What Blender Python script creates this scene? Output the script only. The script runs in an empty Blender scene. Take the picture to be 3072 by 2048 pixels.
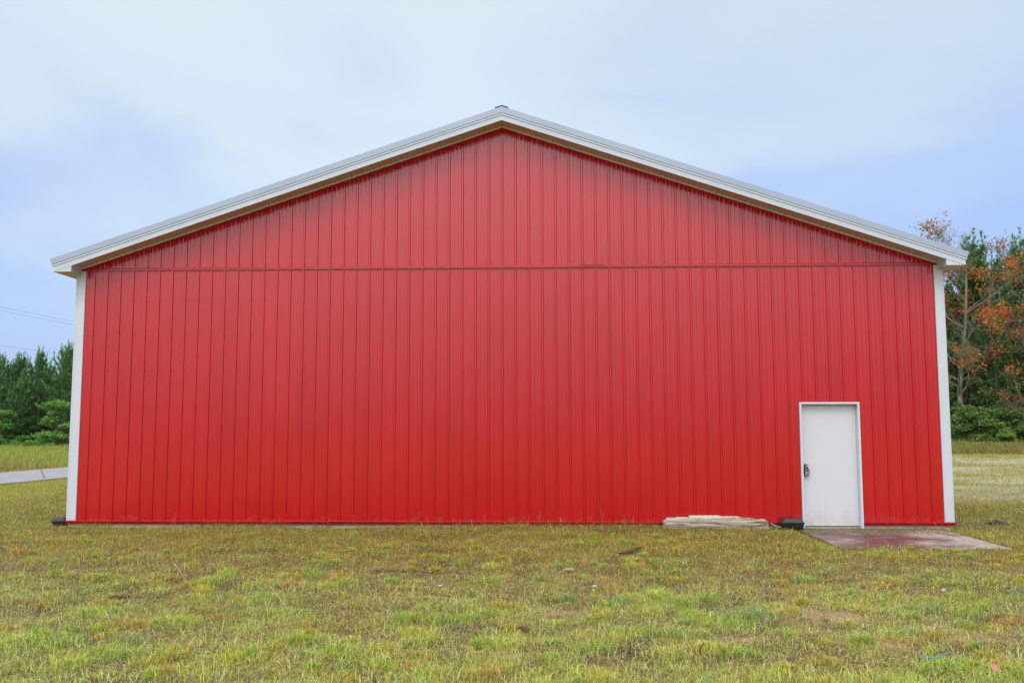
import bpy, math, random
import numpy as np
from mathutils import Vector, Matrix
R = math.radians
scene = bpy.context.scene

# ------------------------------------------------------------------ camera
cam_d = bpy.data.cameras.new('camera'); cam = bpy.data.objects.new('camera', cam_d)
scene.collection.objects.link(cam); scene.camera = cam
cam_d.sensor_width = 36.0; cam_d.lens = 32.489; cam_d.clip_start = 0.1; cam_d.clip_end = 3000
CAM = Vector((0.7115, -15.6273, 1.5228))
cam.matrix_world = (Matrix.Translation(CAM) @ Matrix.Rotation(0.03486, 4, 'Z')
                    @ Matrix.Rotation(math.pi/2 + 0.09497, 4, 'X') @ Matrix.Rotation(-0.00138, 4, 'Z'))
scene.render.resolution_x = 1024; scene.render.resolution_y = 682

# ------------------------------------------------------------------ light: overcast sky + soft sun
SUN_EL, SUN_AZ = R(52), R(191)      # azimuth clockwise from +Y: behind the camera, a little to the left
world = bpy.data.worlds.new('World'); scene.world = world; world.use_nodes = True
nt = world.node_tree; nt.nodes.clear()
def N(t, kind, **kw):
    n = t.nodes.new(kind)
    for k, v in kw.items(): setattr(n, k, v)
    return n
def L(t, a, b): t.links.new(a, b)
out = N(nt, 'ShaderNodeOutputWorld'); bg = N(nt, 'ShaderNodeBackground'); add = N(nt, 'ShaderNodeAddShader')
sky = N(nt, 'ShaderNodeTexSky', sky_type='NISHITA', sun_disc=False)
sky.sun_elevation = SUN_EL; sky.sun_rotation = SUN_AZ; sky.air_density = 1.0; sky.dust_density = 2.0
bgs = N(nt, 'ShaderNodeBackground'); L(nt, sky.outputs[0], bgs.inputs[0]); bgs.inputs[1].default_value = 0.05
tc = N(nt, 'ShaderNodeTexCoord'); sep = N(nt, 'ShaderNodeSeparateXYZ'); L(nt, tc.outputs['Generated'], sep.inputs[0])
def math_n(t, op, a, b=None, clamp=False):
    n = N(t, 'ShaderNodeMath', operation=op, use_clamp=clamp)
    for i, v in enumerate((a, b)):
        if v is None: continue
        if isinstance(v, (int, float)): n.inputs[i].default_value = v
        else: L(t, v, n.inputs[i])
    return n.outputs[0]
mp = N(nt, 'ShaderNodeMapping'); mp.inputs['Scale'].default_value = (1.0, 1.0, 2.6); L(nt, tc.outputs['Generated'], mp.inputs[0])
n1 = N(nt, 'ShaderNodeTexNoise'); n1.inputs['Scale'].default_value = 2.3; n1.inputs['Detail'].default_value = 5; n1.inputs['Roughness'].default_value = .45
n1.inputs['Distortion'].default_value = .5
L(nt, mp.outputs[0], n1.inputs['Vector'])
# elevation of the cloud veil, broken up by noise
wob = math_n(nt, 'MULTIPLY', math_n(nt, 'SUBTRACT', n1.outputs['Fac'], .5), .50)
slant = math_n(nt, 'MULTIPLY', sep.outputs['X'], -.05)
el = math_n(nt, 'ADD', math_n(nt, 'ADD', sep.outputs['Z'], wob), slant)
rmp = N(nt, 'ShaderNodeValToRGB'); L(nt, el, rmp.inputs[0])
cr = rmp.color_ramp; cr.interpolation = 'EASE'
def lin(c): return tuple(((v/255+.055)/1.055)**2.4 if v/255 > .04045 else v/255/12.92 for v in c)
def off(c):   # part of the brightness comes from the blue sky behind the veil
    return tuple(max(0, v) for v in c)
stops = [(0.0, (158, 184, 234)), (0.12, (164, 188, 237)), (0.24, (182, 203, 238)), (0.34, (204, 221, 237)), (0.46, (218, 232, 238))]
cr.elements[0].position, cr.elements[1].position = stops[0][0], stops[-1][0]
cr.elements[0].color = lin(stops[0][1]) + (1,); cr.elements[1].color = lin(stops[-1][1]) + (1,)
for p, c in stops[1:-1]:
    e = cr.elements.new(p); e.color = lin(c) + (1,)
# thinner, whiter patch of cloud high on the left
dotn = N(nt, 'ShaderNodeVectorMath', operation='DOT_PRODUCT'); L(nt, tc.outputs['Generated'], dotn.inputs[0])
a_, e_ = R(-18), R(22); dotn.inputs[1].default_value = (math.sin(a_)*math.cos(e_), math.cos(a_)*math.cos(e_), math.sin(e_))
pm = N(nt, 'ShaderNodeMapRange', interpolation_type='SMOOTHSTEP'); L(nt, math_n(nt, 'ADD', dotn.outputs['Value'], math_n(nt, 'MULTIPLY', wob, .5)), pm.inputs[0])
pm.inputs[1].default_value = .86; pm.inputs[2].default_value = 1.02; pm.inputs[3].default_value = 0; pm.inputs[4].default_value = .95
mx = N(nt, 'ShaderNodeMix', data_type='RGBA'); hi = N(nt, 'ShaderNodeMapRange', interpolation_type='SMOOTHSTEP'); L(nt, el, hi.inputs[0]); hi.inputs[1].default_value = .10; hi.inputs[2].default_value = .46
L(nt, math_n(nt, 'MULTIPLY', pm.outputs[0], hi.outputs[0]), mx.inputs[0]); L(nt, rmp.outputs[0], mx.inputs[6]); mx.inputs[7].default_value = lin((228, 241, 245)) + (1,)
# added brightness overhead and round the unseen sun behind the camera, fills the front
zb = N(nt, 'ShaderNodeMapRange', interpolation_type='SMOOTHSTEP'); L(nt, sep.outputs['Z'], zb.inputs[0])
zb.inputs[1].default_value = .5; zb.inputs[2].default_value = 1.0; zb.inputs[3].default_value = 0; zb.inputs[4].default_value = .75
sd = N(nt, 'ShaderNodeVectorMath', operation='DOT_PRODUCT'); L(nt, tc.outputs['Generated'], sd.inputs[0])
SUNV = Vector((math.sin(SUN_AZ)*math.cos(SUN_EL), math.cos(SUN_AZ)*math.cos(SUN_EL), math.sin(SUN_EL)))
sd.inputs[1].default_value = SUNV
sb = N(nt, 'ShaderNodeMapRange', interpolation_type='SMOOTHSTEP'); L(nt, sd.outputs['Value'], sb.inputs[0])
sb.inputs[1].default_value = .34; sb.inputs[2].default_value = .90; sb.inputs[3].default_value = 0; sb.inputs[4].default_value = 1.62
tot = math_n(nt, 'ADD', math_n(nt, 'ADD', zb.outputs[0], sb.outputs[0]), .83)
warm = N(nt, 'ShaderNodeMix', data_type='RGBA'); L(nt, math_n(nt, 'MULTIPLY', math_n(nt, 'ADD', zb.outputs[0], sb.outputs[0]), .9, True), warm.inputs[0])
L(nt, mx.outputs[2], warm.inputs[6]); warm.inputs[7].default_value = (.74, .74, .75, 1)
# unseen horizon behind the camera, darkened to grade the wall's reflection
hb = N(nt, 'ShaderNodeMapRange', interpolation_type='SMOOTHSTEP'); L(nt, sep.outputs['Z'], hb.inputs[0])
hb.inputs[1].default_value = -.02; hb.inputs[2].default_value = .36; hb.inputs[3].default_value = .72; hb.inputs[4].default_value = 0
yb = N(nt, 'ShaderNodeMapRange', interpolation_type='SMOOTHSTEP'); L(nt, sep.outputs['Y'], yb.inputs[0])
yb.inputs[1].default_value = .1; yb.inputs[2].default_value = -.4; yb.inputs[3].default_value = 0; yb.inputs[4].default_value = 1
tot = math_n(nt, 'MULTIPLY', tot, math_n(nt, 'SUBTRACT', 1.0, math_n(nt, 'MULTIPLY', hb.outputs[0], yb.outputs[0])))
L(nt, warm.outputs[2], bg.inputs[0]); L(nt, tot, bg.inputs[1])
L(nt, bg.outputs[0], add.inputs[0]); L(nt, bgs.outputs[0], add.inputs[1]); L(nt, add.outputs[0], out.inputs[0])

sl = bpy.data.lights.new('sun', 'SUN'); so = bpy.data.objects.new('sun', sl); scene.collection.objects.link(so)
sl.energy = .62; sl.angle = R(18); sl.color = (1, .97, .94)
so.rotation_euler = (-SUNV).to_track_quat('-Z', 'Y').to_euler()
scene.view_settings.view_transform = 'Standard'; scene.view_settings.look = 'None'
scene.view_settings.exposure = 0.0; scene.view_settings.gamma = 1.0
scene.cycles.max_bounces = 8; scene.cycles.diffuse_bounces = 4; scene.cycles.transparent_max_bounces = 4

# ------------------------------------------------------------------ helpers
COL = scene.collection
rng = np.random.default_rng(7)
def mat(name, color, rough=.6, metal=0.0, noise=None, attr=False, spec=.5, trans=0.0, bump=None, ior=None):
    m = bpy.data.materials.new(name); m.use_nodes = True; t = m.node_tree; b = t.nodes['Principled BSDF']
    b.inputs['Roughness'].default_value = rough; b.inputs['Metallic'].default_value = metal
    b.inputs['Specular IOR Level'].default_value = spec
    if ior: b.inputs['IOR'].default_value = ior
    src = None
    if attr:
        a = N(t, 'ShaderNodeAttribute', attribute_name='Col'); src = a.outputs['Color']
    else:
        b.inputs['Base Color'].default_value = tuple(color) + (1,)
    tcn = N(t, 'ShaderNodeTexCoord')
    if noise:   # (scale xyz, amount, detail)
        mpn = N(t, 'ShaderNodeMapping'); mpn.inputs['Scale'].default_value = noise[0]; L(t, tcn.outputs['Object'], mpn.inputs[0])
        nn = N(t, 'ShaderNodeTexNoise'); nn.inputs['Scale'].default_value = 1; nn.inputs['Detail'].default_value = noise[2]; L(t, mpn.outputs[0], nn.inputs['Vector'])
        mr = N(t, 'ShaderNodeMapRange'); L(t, nn.outputs['Fac'], mr.inputs[0]); mr.inputs[1].default_value = .3; mr.inputs[2].default_value = .7
        mr.inputs[3].default_value = 1-noise[1]; mr.inputs[4].default_value = 1+noise[1]*.6
        mm = N(t, 'ShaderNodeMix', data_type='RGBA', blend_type='MULTIPLY'); mm.inputs[0].default_value = 1
        if src is not None: L(t, src, mm.inputs[6])
        else: mm.inputs[6].default_value = tuple(color) + (1,)
        L(t, mr.outputs[0], mm.inputs[7]); src = mm.outputs[2]
    if src is not None: L(t, src, b.inputs['Base Color'])
    if bump:    # (scale xyz, strength, distance)
        mpb = N(t, 'ShaderNodeMapping'); mpb.inputs['Scale'].default_value = bump[0]; L(t, tcn.outputs['Object'], mpb.inputs[0])
        nb = N(t, 'ShaderNodeTexNoise'); nb.inputs['Scale'].default_value = 1; nb.inputs['Detail'].default_value = 4; L(t, mpb.outputs[0], nb.inputs['Vector'])
        bn = N(t, 'ShaderNodeBump'); bn.inputs['Strength'].default_value = bump[1]; bn.inputs['Distance'].default_value = bump[2]
        L(t, nb.outputs['Fac'], bn.inputs['Height']); L(t, bn.outputs[0], b.inputs['Normal'])
    if trans:
        o = t.nodes['Material Output']; tr = N(t, 'ShaderNodeBsdfTranslucent'); ms = N(t, 'ShaderNodeMixShader'); ms.inputs[0].default_value = trans
        if src is not None: L(t, src, tr.inputs[0])
        else: tr.inputs[0].default_value = tuple(color) + (1,)
        L(t, b.outputs[0], ms.inputs[1]); L(t, tr.outputs[0], ms.inputs[2]); L(t, ms.outputs[0], o.inputs[0])
    return m

def tag(o, label=None, cat=None, group=None, kind=None):
    if label: o['label'] = label
    if cat: o['category'] = cat
    if group: o['group'] = group
    if kind: o['kind'] = kind
    return o
def empty(name, loc=(0, 0, 0), rz=0):
    o = bpy.data.objects.new(name, None); COL.objects.link(o); o.location = loc; o.rotation_euler = (0, 0, rz); o.empty_display_size = .2
    return o
class MB:
    """collects polygons; build() links them as one object"""
    def __init__(s): s.v = []; s.f = []; s.c = []
    def poly(s, pts):
        i = len(s.v); s.v += [tuple(p) for p in pts]; s.f.append(tuple(range(i, i+len(pts))))
    def box(s, x0, x1, y0, y1, z0, z1):
        i = len(s.v)
        s.v += [(x0,y0,z0),(x1,y0,z0),(x1,y1,z0),(x0,y1,z0),(x0,y0,z1),(x1,y0,z1),(x1,y1,z1),(x0,y1,z1)]
        for f in ((0,3,2,1),(4,5,6,7),(0,1,5,4),(1,2,6,5),(2,3,7,6),(3,0,4,7)): s.f.append(tuple(i+k for k in f))
    def prism(s, prof, a, b, axis='y'):
        """closed polygon prof (in the other two axes, ccw) pushed along axis from a to b"""
        n = len(prof); i = len(s.v)
        for t in (a, b):
            for p, q in prof: s.v.append((p, t, q) if axis == 'y' else ((t, p, q) if axis == 'x' else (p, q, t)))
        s.f.append(tuple(range(i, i+n))); s.f.append(tuple(range(i+2*n-1, i+n-1, -1)))
        for k in range(n): s.f.append((i+k, i+n+k, i+n+(k+1) % n, i+(k+1) % n))
    def tube(s, pts, rad, n=6, cap=True):
        pts = [Vector(p) for p in pts]; rad = rad if hasattr(rad, '__len__') else [rad]*len(pts); i0 = len(s.v)
        up = Vector((0, 0, 1))
        for k, p in enumerate(pts):
            d = (pts[min(k+1, len(pts)-1)] - pts[max(k-1, 0)]).normalized()
            a = d.cross(up if abs(d.z) < .95 else Vector((1, 0, 0))).normalized(); b = d.cross(a)
            for j in range(n):
                t = 2*math.pi*j/n; s.v.append(tuple(p + (a*math.cos(t) + b*math.sin(t))*rad[k]))
        for k in range(len(pts)-1):
            for j in range(n):
                s.f.append((i0+k*n+j, i0+k*n+(j+1) % n, i0+(k+1)*n+(j+1) % n, i0+(k+1)*n+j))
        if cap:
            s.f.append(tuple(i0+j for j in range(n))[::-1]); s.f.append(tuple(i0+(len(pts)-1)*n+j for j in range(n)))
    def lathe(s, prof, n=20, axis='y', c=(0, 0, 0)):
        """prof: (radius, along) pairs"""
        i0 = len(s.v)
        for r, h in prof:
            for j in range(n):
                t = 2*math.pi*j/n; x, z = r*math.cos(t), r*math.sin(t)
                s.v.append((c[0]+x, c[1]+h, c[2]+z) if axis == 'y' else (c[0]+x, c[1]+z, c[2]+h))
        for k in range(len(prof)-1):
            for j in range(n): s.f.append((i0+k*n+j, i0+(k+1)*n+j, i0+(k+1)*n+(j+1) % n, i0+k*n+(j+1) % n))
        s.f.append(tuple(i0+j for j in range(n))); s.f.append(tuple(i0+(len(prof)-1)*n+j for j in range(n))[::-1])
    def build(s, name, m, parent=None, smooth=False, fix=True, bevel=0):
        me = bpy.data.meshes.new(name); me.from_pydata(s.v, [], s.f)
        if fix:
            import bmesh
            bm = bmesh.new(); bm.from_mesh(me); bmesh.ops.recalc_face_normals(bm, faces=bm.faces); bm.to_mesh(me); bm.free()
        me.update()
        if smooth: me.polygons.foreach_set('use_smooth', [True]*len(me.polygons))
        me.materials.append(m)
        o = bpy.data.objects.new(name, me); COL.objects.link(o)
        if parent: o.parent = parent
        if bevel:
            b = o.modifiers.new('bevel', 'BEVEL'); b.width = bevel; b.segments = 2; b.limit_method = 'ANGLE'
        return o
def np_mesh(name, V, F, m, col=None, parent=None, smooth=False):
    """V (n,3) array; F list of (k,c) index arrays (several polygon sizes); col (n,3) per vertex"""
    me = bpy.data.meshes.new(name)
    V = np.asarray(V, np.float32); F = [np.asarray(f, np.int32) for f in F if len(f)]
    loops = np.concatenate([f.ravel() for f in F]); sizes = np.concatenate([np.full(len(f), f.shape[1], np.int32) for f in F])
    me.vertices.add(len(V)); me.vertices.foreach_set('co', V.ravel())
    me.loops.add(len(loops)); me.loops.foreach_set('vertex_index', loops)
    me.polygons.add(len(sizes)); st = np.zeros(len(sizes), np.int32); st[1:] = np.cumsum(sizes)[:-1]
    me.polygons.foreach_set('loop_start', st)
    if smooth: me.polygons.foreach_set('use_smooth', np.ones(len(sizes), bool))
    me.update(calc_edges=True)
    if col is not None:
        a = me.color_attributes.new('Col', 'FLOAT_COLOR', 'POINT')
        c = np.ones((len(V), 4), np.float32); c[:, :3] = col; a.data.foreach_set('color', c.ravel())
    me.materials.append(m)
    o = bpy.data.objects.new(name, me); COL.objects.link(o)
    if parent: o.parent = parent
    return o
# smooth value noise on arrays
_perm = np.random.default_rng(3).random((257, 257))
def vnoise(x, y, s, seed=0):
    x = np.asarray(x)/s + seed*17.31 + 1000; y = np.asarray(y)/s + seed*9.77 + 1000
    xi = np.floor(x).astype(int); yi = np.floor(y).astype(int); fx = x-xi; fy = y-yi
    fx = fx*fx*(3-2*fx); fy = fy*fy*(3-2*fy)
    g = lambda a, b: _perm[a % 257, b % 257]
    return (g(xi, yi)*(1-fx)+g(xi+1, yi)*fx)*(1-fy) + (g(xi, yi+1)*(1-fx)+g(xi+1, yi+1)*fx)*fy
def fbm(x, y, s, seed=0, oct=4):
    v = 0; a = .5; t = 0
    for k in range(oct): v = v + a*vnoise(x, y, s/2**k, seed+k); t += a; a *= .55
    return v/t
def sstep(a, b, x):
    t = np.clip((np.asarray(x)-a)/(b-a), 0, 1); return t*t*(3-2*t)

# ------------------------------------------------------------------ materials
def siding_mat():
    m = mat('red_painted_steel', (.48, .0001, .0044), .3, ior=1.71)
    t = m.node_tree; b = t.nodes['Principled BSDF']
    tcn = N(t, 'ShaderNodeTexCoord')
    # vertical roll streaks and slight fading
    mp1 = N(t, 'ShaderNodeMapping'); mp1.inputs['Scale'].default_value = (38, 1, .25); L(t, tcn.outputs['Object'], mp1.inputs[0])
    a = N(t, 'ShaderNodeTexNoise'); a.inputs['Scale'].default_value = 1; a.inputs['Detail'].default_value = 4; L(t, mp1.outputs[0], a.inputs['Vector'])
    mp2 = N(t, 'ShaderNodeMapping'); mp2.inputs['Scale'].default_value = (1.4, 1, .5); L(t, tcn.outputs['Object'], mp2.inputs[0])
    c = N(t, 'ShaderNodeTexNoise'); c.inputs['Scale'].default_value = 1; c.inputs['Detail'].default_value = 5; L(t, mp2.outputs[0], c.inputs['Vector'])
    s = math_n(t, 'ADD', math_n(t, 'MULTIPLY', a.outputs['Fac'], .45), math_n(t, 'MULTIPLY', c.outputs['Fac'], .55))
    r = N(t, 'ShaderNodeValToRGB'); L(t, s, r.inputs[0])
    r.color_ramp.elements[0].position = .36; r.color_ramp.elements[0].color = (.44, .0001, .0062, 1)
    r.color_ramp.elements[1].position = .66; r.color_ramp.elements[1].color = (.51, .0002, .0080, 1)
    # dirt splash at the foot and sparse scuffs
    sp = N(t, 'ShaderNodeSeparateXYZ'); L(t, tcn.outputs['Object'], sp.inputs[0])
    n3 = N(t, 'ShaderNodeTexNoise'); n3.inputs['Scale'].default_value = 9; n3.inputs['Detail'].default_value = 8; n3.inputs['Roughness'].default_value = .7; L(t, tcn.outputs['Object'], n3.inputs['Vector'])
    lo = N(t, 'ShaderNodeMapRange'); L(t, sp.outputs['Z'], lo.inputs[0]); lo.inputs[1].default_value = 0; lo.inputs[2].default_value = .32; lo.inputs[3].default_value = .20; lo.inputs[4].default_value = 0
    msk = N(t, 'ShaderNodeMapRange'); L(t, math_n(t, 'ADD', n3.outputs['Fac'], lo.outputs[0]), msk.inputs[0]); msk.inputs[1].default_value = .70; msk.inputs[2].default_value = .82; msk.inputs[3].default_value = 0; msk.inputs[4].default_value = .35
    mm = N(t, 'ShaderNodeMix', data_type='RGBA'); L(t, msk.outputs[0], mm.inputs[0]); L(t, r.outputs[0], mm.inputs[6]); mm.inputs[7].default_value = (.30, .13, .09, 1)
    L(t, mm.outputs[2], b.inputs['Base Color'])
    rr = N(t, 'ShaderNodeMapRange'); L(t, s, rr.inputs[0]); rr.inputs[1].default_value = .3; rr.inputs[2].default_value = .7; rr.inputs[3].default_value = .13; rr.inputs[4].default_value = .20
    L(t, rr.outputs[0], b.inputs['Roughness'])
    bn = N(t, 'ShaderNodeBump'); bn.inputs['Strength'].default_value = .10; bn.inputs['Distance'].default_value = .01
    # oil-canning: very gentle waviness of the flat pans
    mp4 = N(t, 'ShaderNodeMapping'); mp4.inputs['Scale'].default_value = (4.4, 1, .9); L(t, tcn.outputs['Object'], mp4.inputs[0])
    w4 = N(t, 'ShaderNodeTexNoise'); w4.inputs['Scale'].default_value = 1; w4.inputs['Detail'].default_value = 2; L(t, mp4.outputs[0], w4.inputs['Vector'])
    b4 = N(t, 'ShaderNodeBump'); b4.inputs['Strength'].default_value = .55; b4.inputs['Distance'].default_value = .012; L(t, w4.outputs['Fac'], b4.inputs['Height'])
    L(t, b4.outputs[0], bn.inputs['Normal'])
    L(t, s, bn.inputs['Height']); L(t, bn.outputs[0], b.inputs['Normal'])
    return m
M = dict(
    red=siding_mat(),
    redtrim=mat('red_trim_steel', (.43, .0015, .004), .3, ior=1.7, noise=((3, 3, 3), .10, 3)),
    redlap=mat('red_trim_dark', (.33, .003, .006), .4, ior=1.5, noise=((3, 3, 3), .08, 3)),  # darker red, for the lap and the base trim
    white=mat('white_painted_steel', (.575, .61, .67), .4, noise=((2, 2, .6), .05, 4)),
    rake=mat('grey_white_rake_steel', (.35, .41, .52), .38, metal=.15, noise=((1.2, 1, 4), .06, 3)),
    gap=mat('dark_grey_hem', (.45, .48, .52), .6, noise=((4, 4, 4), .1, 2)),
    vinyl=mat('white_vinyl', (.53, .59, .67), .5, noise=((3, 3, 3), .05, 3)),
    soffit=mat('beige_vinyl_soffit', (.60, .49, .50), .6, noise=((6, 6, 6), .08, 3)),
    channel=mat('cream_vinyl_channel', (.62, .56, .47), .55, noise=((5, 5, 5), .08, 3)),
    roof=mat('white_roof_steel', (.55, .57, .6), .4, noise=((1, 1, 1), .06, 3)),
    vent=mat('black_ridge_vent', (.03, .035, .035), .7, noise=((9, 9, 9), .2, 3)),
    cap=mat('grey_ridge_cap', (.16, .19, .20), .5, noise=((4, 4, 4), .1, 3)),
    concrete=mat('weathered_concrete', (.50, .43, .34), .9, noise=((5, 5, 9), .3, 8), bump=((40, 40, 40), .4, .01)),
    black=mat('black_plastic', (.012, .013, .016), .32, noise=((9, 9, 9), .5, 6)),
    blackmetal=mat('black_rubber', (.01, .01, .01), .45, noise=((30, 30, 30), .2, 2)),
    steel=mat('brushed_steel', (.62, .62, .62), .25, metal=1, noise=((60, 60, 60), .1, 2)),
    greyplate=mat('grey_plate', (.36, .35, .32), .4, metal=.4, noise=((90, 90, 90), .25, 3)),
    plant=mat('leaf', (1, 1, 1), .55, attr=True, spec=.3, trans=.28),
    blade=mat('grass_blade', (1, 1, 1), .55, attr=True, spec=.35, trans=.25),
    needle=mat('needle', (1, 1, 1), .6, attr=True, spec=.25, trans=.12),
    bark=mat('bark', (.17, .13, .10), .9, noise=((6, 6, 2), .4, 5), bump=((14, 14, 4), .6, .03)),
    lichen=mat('lichen_bark', (.20, .205, .15), .9, noise=((5, 5, 2), .45, 5), bump=((14, 14, 4), .6, .03)),
    wire=mat('wire', (.30, .33, .38), .6, noise=((2, 2, 2), .1, 1)),
    stick=mat('dead_stick', (.20, .14, .09), .85, noise=((20, 20, 20), .35, 4)),
    tanrock=mat('tan_rock', (.36, .30, .19), .9, noise=((30, 30, 30), .4, 5), bump=((60, 60, 60), .5, .01)),
    stone=mat('pale_stone', (.52, .50, .47), .85, noise=((40, 40, 40), .3, 4), bump=((60, 60, 60), .5, .01)),
    rotwood=mat('rotten_wood', (.12, .065, .04), .95, noise=((25, 25, 25), .5, 5), bump=((40, 40, 40), .7, .02)),
    teal=mat('teal_plastic', (.03, .22, .20), .55, noise=((30, 30, 30), .2, 3)),
    pink=mat('pink_paper', (.80, .24, .25), .7, noise=((25, 25, 25), .15, 3), trans=.2),
)
def channel_mat():
    m = mat('cream_vinyl_channel', (.84, .76, .86), .55); t = m.node_tree; b = t.nodes['Principled BSDF']
    tcn = N(t, 'ShaderNodeTexCoord'); sp = N(t, 'ShaderNodeSeparateXYZ'); L(t, tcn.outputs['Object'], sp.inputs[0])
    f = math_n(t, 'LESS_THAN', math_n(t, 'FRACT', math_n(t, 'DIVIDE', math_n(t, 'ABSOLUTE', sp.outputs['X']), .0965)), .10)
    h = math_n(t, 'GREATER_THAN', math_n(t, 'ADD', sp.outputs['Z'], math_n(t, 'MULTIPLY', math_n(t, 'ABSOLUTE', sp.outputs['X']), 1/3)), 6.772-.014)
    mm = N(t, 'ShaderNodeMix', data_type='RGBA'); L(t, math_n(t, 'MULTIPLY', f, h), mm.inputs[0]); mm.inputs[6].default_value = (.84, .76, .86, 1); mm.inputs[7].default_value = (.05, .045, .04, 1)
    L(t, mm.outputs[2], b.inputs['Base Color']); return m
M['channel'] = channel_mat()
def door_mat():
    m = mat('white_door_paint', (.625, .625, .665), .42); t = m.node_tree; b = t.nodes['Principled BSDF']
    tcn = N(t, 'ShaderNodeTexCoord'); sp = N(t, 'ShaderNodeSeparateXYZ'); L(t, tcn.outputs['Object'], sp.inputs[0])
    n = N(t, 'ShaderNodeTexNoise'); n.inputs['Scale'].default_value = 7; n.inputs['Detail'].default_value = 9; n.inputs['Roughness'].default_value = .68; L(t, tcn.outputs['Object'], n.inputs['Vector'])
    lo = N(t, 'ShaderNodeMapRange'); L(t, sp.outputs['Z'], lo.inputs[0]); lo.inputs[1].default_value = -.08; lo.inputs[2].default_value = .42; lo.inputs[3].default_value = .17; lo.inputs[4].default_value = -.1
    msk = N(t, 'ShaderNodeMapRange'); L(t, math_n(t, 'ADD', n.outputs['Fac'], lo.outputs[0]), msk.inputs[0]); msk.inputs[1].default_value = .52; msk.inputs[2].default_value = .85; msk.inputs[3].default_value = 0; msk.inputs[4].default_value = .55
    mm = N(t, 'ShaderNodeMix', data_type='RGBA'); L(t, msk.outputs[0], mm.inputs[0]); mm.inputs[6].default_value = (.625, .625, .665, 1); mm.inputs[7].default_value = (.42, .38, .27, 1)
    L(t, mm.outputs[2], b.inputs['Base Color']); return m
M['door'] = door_mat()
def wood_mat():
    m = mat('silvered_timber', (.45, .40, .32), .85); t = m.node_tree; b = t.nodes['Principled BSDF']
    tcn = N(t, 'ShaderNodeTexCoord'); mpn = N(t, 'ShaderNodeMapping'); mpn.inputs['Scale'].default_value = (1.8, 16, 22); L(t, tcn.outputs['Object'], mpn.inputs[0])
    n = N(t, 'ShaderNodeTexNoise'); n.inputs['Scale'].default_value = 1; n.inputs['Detail'].default_value = 8; n.inputs['Roughness'].default_value = .65; n.inputs['Distortion'].default_value = .6; L(t, mpn.outputs[0], n.inputs['Vector'])
    r = N(t, 'ShaderNodeValToRGB'); L(t, n.outputs['Fac'], r.inputs[0])
    r.color_ramp.elements[0].position = .36; r.color_ramp.elements[0].color = (.05, .035, .025, 1)
    r.color_ramp.elements[1].position = .60; r.color_ramp.elements[1].color = (.47, .42, .34, 1)
    e = r.color_ramp.elements.new(.46); e.color = (.26, .205, .14, 1)
    L(t, r.outputs[0], b.inputs['Base Color'])
    bn = N(t, 'ShaderNodeBump'); bn.inputs['Strength'].default_value = .8; bn.inputs['Distance'].default_value = .015; L(t, n.outputs['Fac'], bn.inputs['Height']); L(t, bn.outputs[0], b.inputs['Normal'])
    return m
M['wood'] = wood_mat()
def splinter_mat():
    m = mat('fresh_split_wood', (.60, .57, .52), .8, noise=((3, 40, 40), .25, 6), bump=((3, 50, 50), .5, .01)); return m
M['split'] = splinter_mat()
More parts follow.
